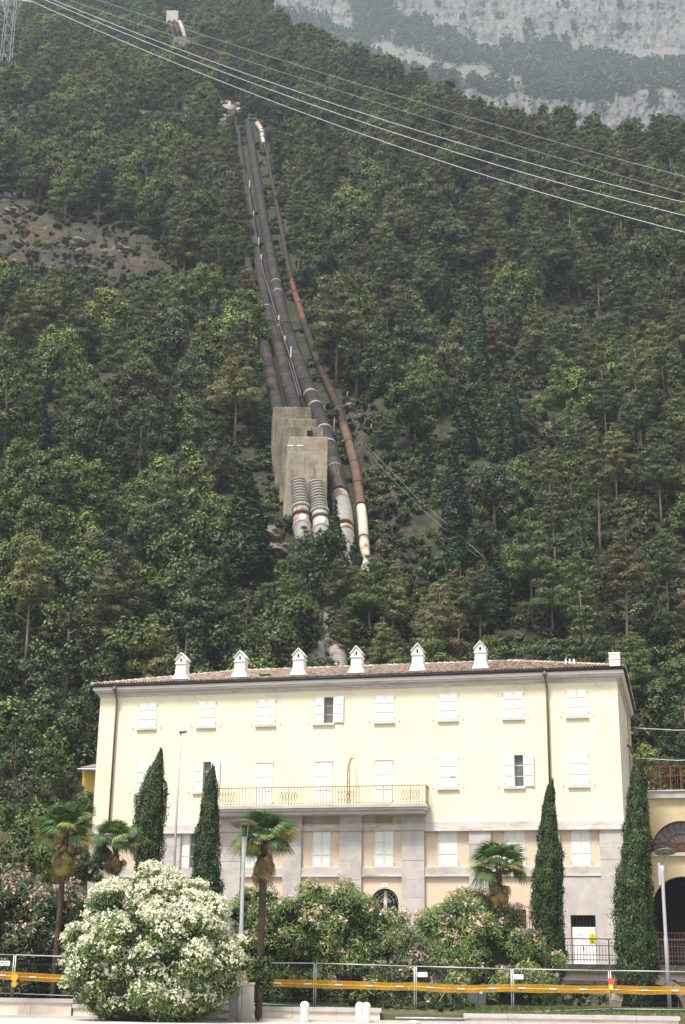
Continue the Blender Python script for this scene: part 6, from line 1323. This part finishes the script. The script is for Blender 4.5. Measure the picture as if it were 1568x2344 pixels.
for i, (x, y, r, Y, c, lb) in enumerate(SB):
    v = [q for q in BROAD if q[2] == c][i % 4 if len([q for q in BROAD if q[2] == c]) > 3 else 0]; ctr = at(x, y, Y); s = r / F * Y * 1.1 / v[4]
    e = empty('garden_bush', (ctr.x, Y, ctr.z - v[3] * s * .52), i * 1.9); e.scale = (s, s, s); obj('crown', v[0], e); obj('trunk', v[1], e); tag(e, lb, 'bush')

# ------------------------------------------------------------------ pylon and cables
pY = onslope(15, 150).y; B = at(12, 150, pY); py = empty('pylon', B); tag(py, 'grey lattice pylon cut off by the upper left corner', 'pylon')
def lat(m, pts_, r): [m.bar(a, b, r) for a, b in pts_]
def at_l(x, y): return at(x, y, pY) - B
h0 = -3; cz = [at_l(0, q).z for q in (150, 110, 75, 45, 15, -25, -70)]; wd = [1.75, 1.65, 1.6, 1.5, 1.45, 1.3, 1.1]
for sx in (-1, 1):
    for sy in (-1, 1): MB().tube([(sx * w_, sy * w_, z) for z, w_ in zip([cz[0] + h0] + cz, [1.9] + wd)], .10, 4).build('leg', M['galv'], py)
for i in range(6):
    for sy in (-1, 1):
        m = MB(); m.bar((-wd[i], sy * wd[i], cz[i]), (wd[i + 1], sy * wd[i + 1], cz[i + 1]), .045); m.bar((wd[i], sy * wd[i], cz[i]), (-wd[i + 1], sy * wd[i + 1], cz[i + 1]), .045); m.bar((-wd[i], sy * wd[i], cz[i]), (wd[i], sy * wd[i], cz[i]), .045); m.build('brace', M['galv'], py)
    for sx in (-1, 1): m = MB(); m.bar((sx * wd[i], -wd[i], cz[i]), (sx * wd[i + 1], wd[i + 1], cz[i + 1]), .045); m.build('brace', M['galv'], py)
ax = at_l(52, 1)
for s in (1, -1):
    m = MB(); tipx = ax.x * s if s > 0 else -ax.x * 1.0
    for sy in (-1, 1): m.bar((s * 1.4, sy * 1.4, cz[3] + 1), (tipx, 0, ax.z), .1); m.bar((s * 1.35, sy * 1.35, cz[4] + 1.5), (tipx, 0, ax.z), .1)
    for q in (.3, .6): m.bar((s * 1.4 + (tipx - s * 1.4) * q, -1.4 * (1 - q), (cz[3] + 1) * (1 - q) + ax.z * q), (s * 1.35 + (tipx - s * 1.35) * q, -1.35 * (1 - q), (cz[4] + 1.5) * (1 - q) + ax.z * q), .07)
    m.build('cross_arm', M['galv'], py)
ins = at_l(75, 5); MB().tube([ax, ins], [.35, .2], 8).build('insulator', M['limewash'], py)
WR = [((66, 0), (784, 291), (1620, 545), 0.62, 'cable', 'lowest of the three bright power cables'), ((100, -2), (784, 264), (1620, 506), 0.62, 'cable', 'middle one of the three bright power cables'), ((113, -4), (784, 244), (1620, 475), 0.58, 'cable', 'uppermost of the three bright power cables'),
      ((160, 0), (784, 210), (1620, 458), 0.45, 'cable_thin', 'lower of the two thin faint power cables'), ((225, 0), (784, 181), (1620, 418), 0.45, 'cable_thin', 'upper of the two thin faint power cables')]
for (a, b, c, r, mt, lb) in WR:
    pts = []
    for k in range(41):
        t = k / 40; x = a[0] + (c[0] - a[0]) * t
        L0 = (x - b[0]) * (x - c[0]) / ((a[0] - b[0]) * (a[0] - c[0])); L1 = (x - a[0]) * (x - c[0]) / ((b[0] - a[0]) * (b[0] - c[0])); L2 = (x - a[0]) * (x - b[0]) / ((c[0] - a[0]) * (c[0] - b[0]))
        y = a[1] * L0 + b[1] * L1 + c[1] * L2; Yc = pY - (pY - 150) * t ** .8; pts.append(at(x, y, Yc)); rr2 = [] if k == 0 else rr2; rr2.append(r * Yc * 1.15 / F)
    o0 = pts[0]; e = MB().tube([p - o0 for p in pts], rr2, 5, False).build('power_cable', M[mt], None, loc=o0); tag(e, lb, 'cable', 'power cables from the pylon')
for i, (pts_, r) in enumerate((([(838, 1020), (880, 1062), (960, 1145), (1050, 1222), (1112, 1280)], .013), ([(842, 1032), (880, 1078), (960, 1160), (1050, 1240), (1095, 1275)], .010))):
    P_ = [onslope(x, y, 4.5) for x, y in pts_]; o0 = P_[0]; tag(MB().tube([p - o0 for p in P_], r, 5, False).build('slope_cable', M['cable_thin'], None, loc=o0), ['upper thicker cable crossing the rocky clearing', 'lower thinner cable crossing the rocky clearing'][i], 'cable')

# ------------------------------------------------------------------ haze
mh = bpy.data.materials.new('haze_air'); mh.use_nodes = True; n = mh.node_tree.nodes; n.remove(n['Principled BSDF']); pv = n.new('ShaderNodeVolumePrincipled'); pv.inputs['Density'].default_value = .00017; pv.inputs['Color'].default_value = (.74, .86, 1, 1)
mh.node_tree.links.new(pv.outputs[0], n['Material Output'].inputs['Volume'])
ztopm = float(MV[..., 2].max()) + 15
MB().box(-1500, 1500, -60, 2350, -1.3, ztopm).build('haze', mh); bpy.data.objects['haze']['kind'] = 'stuff'
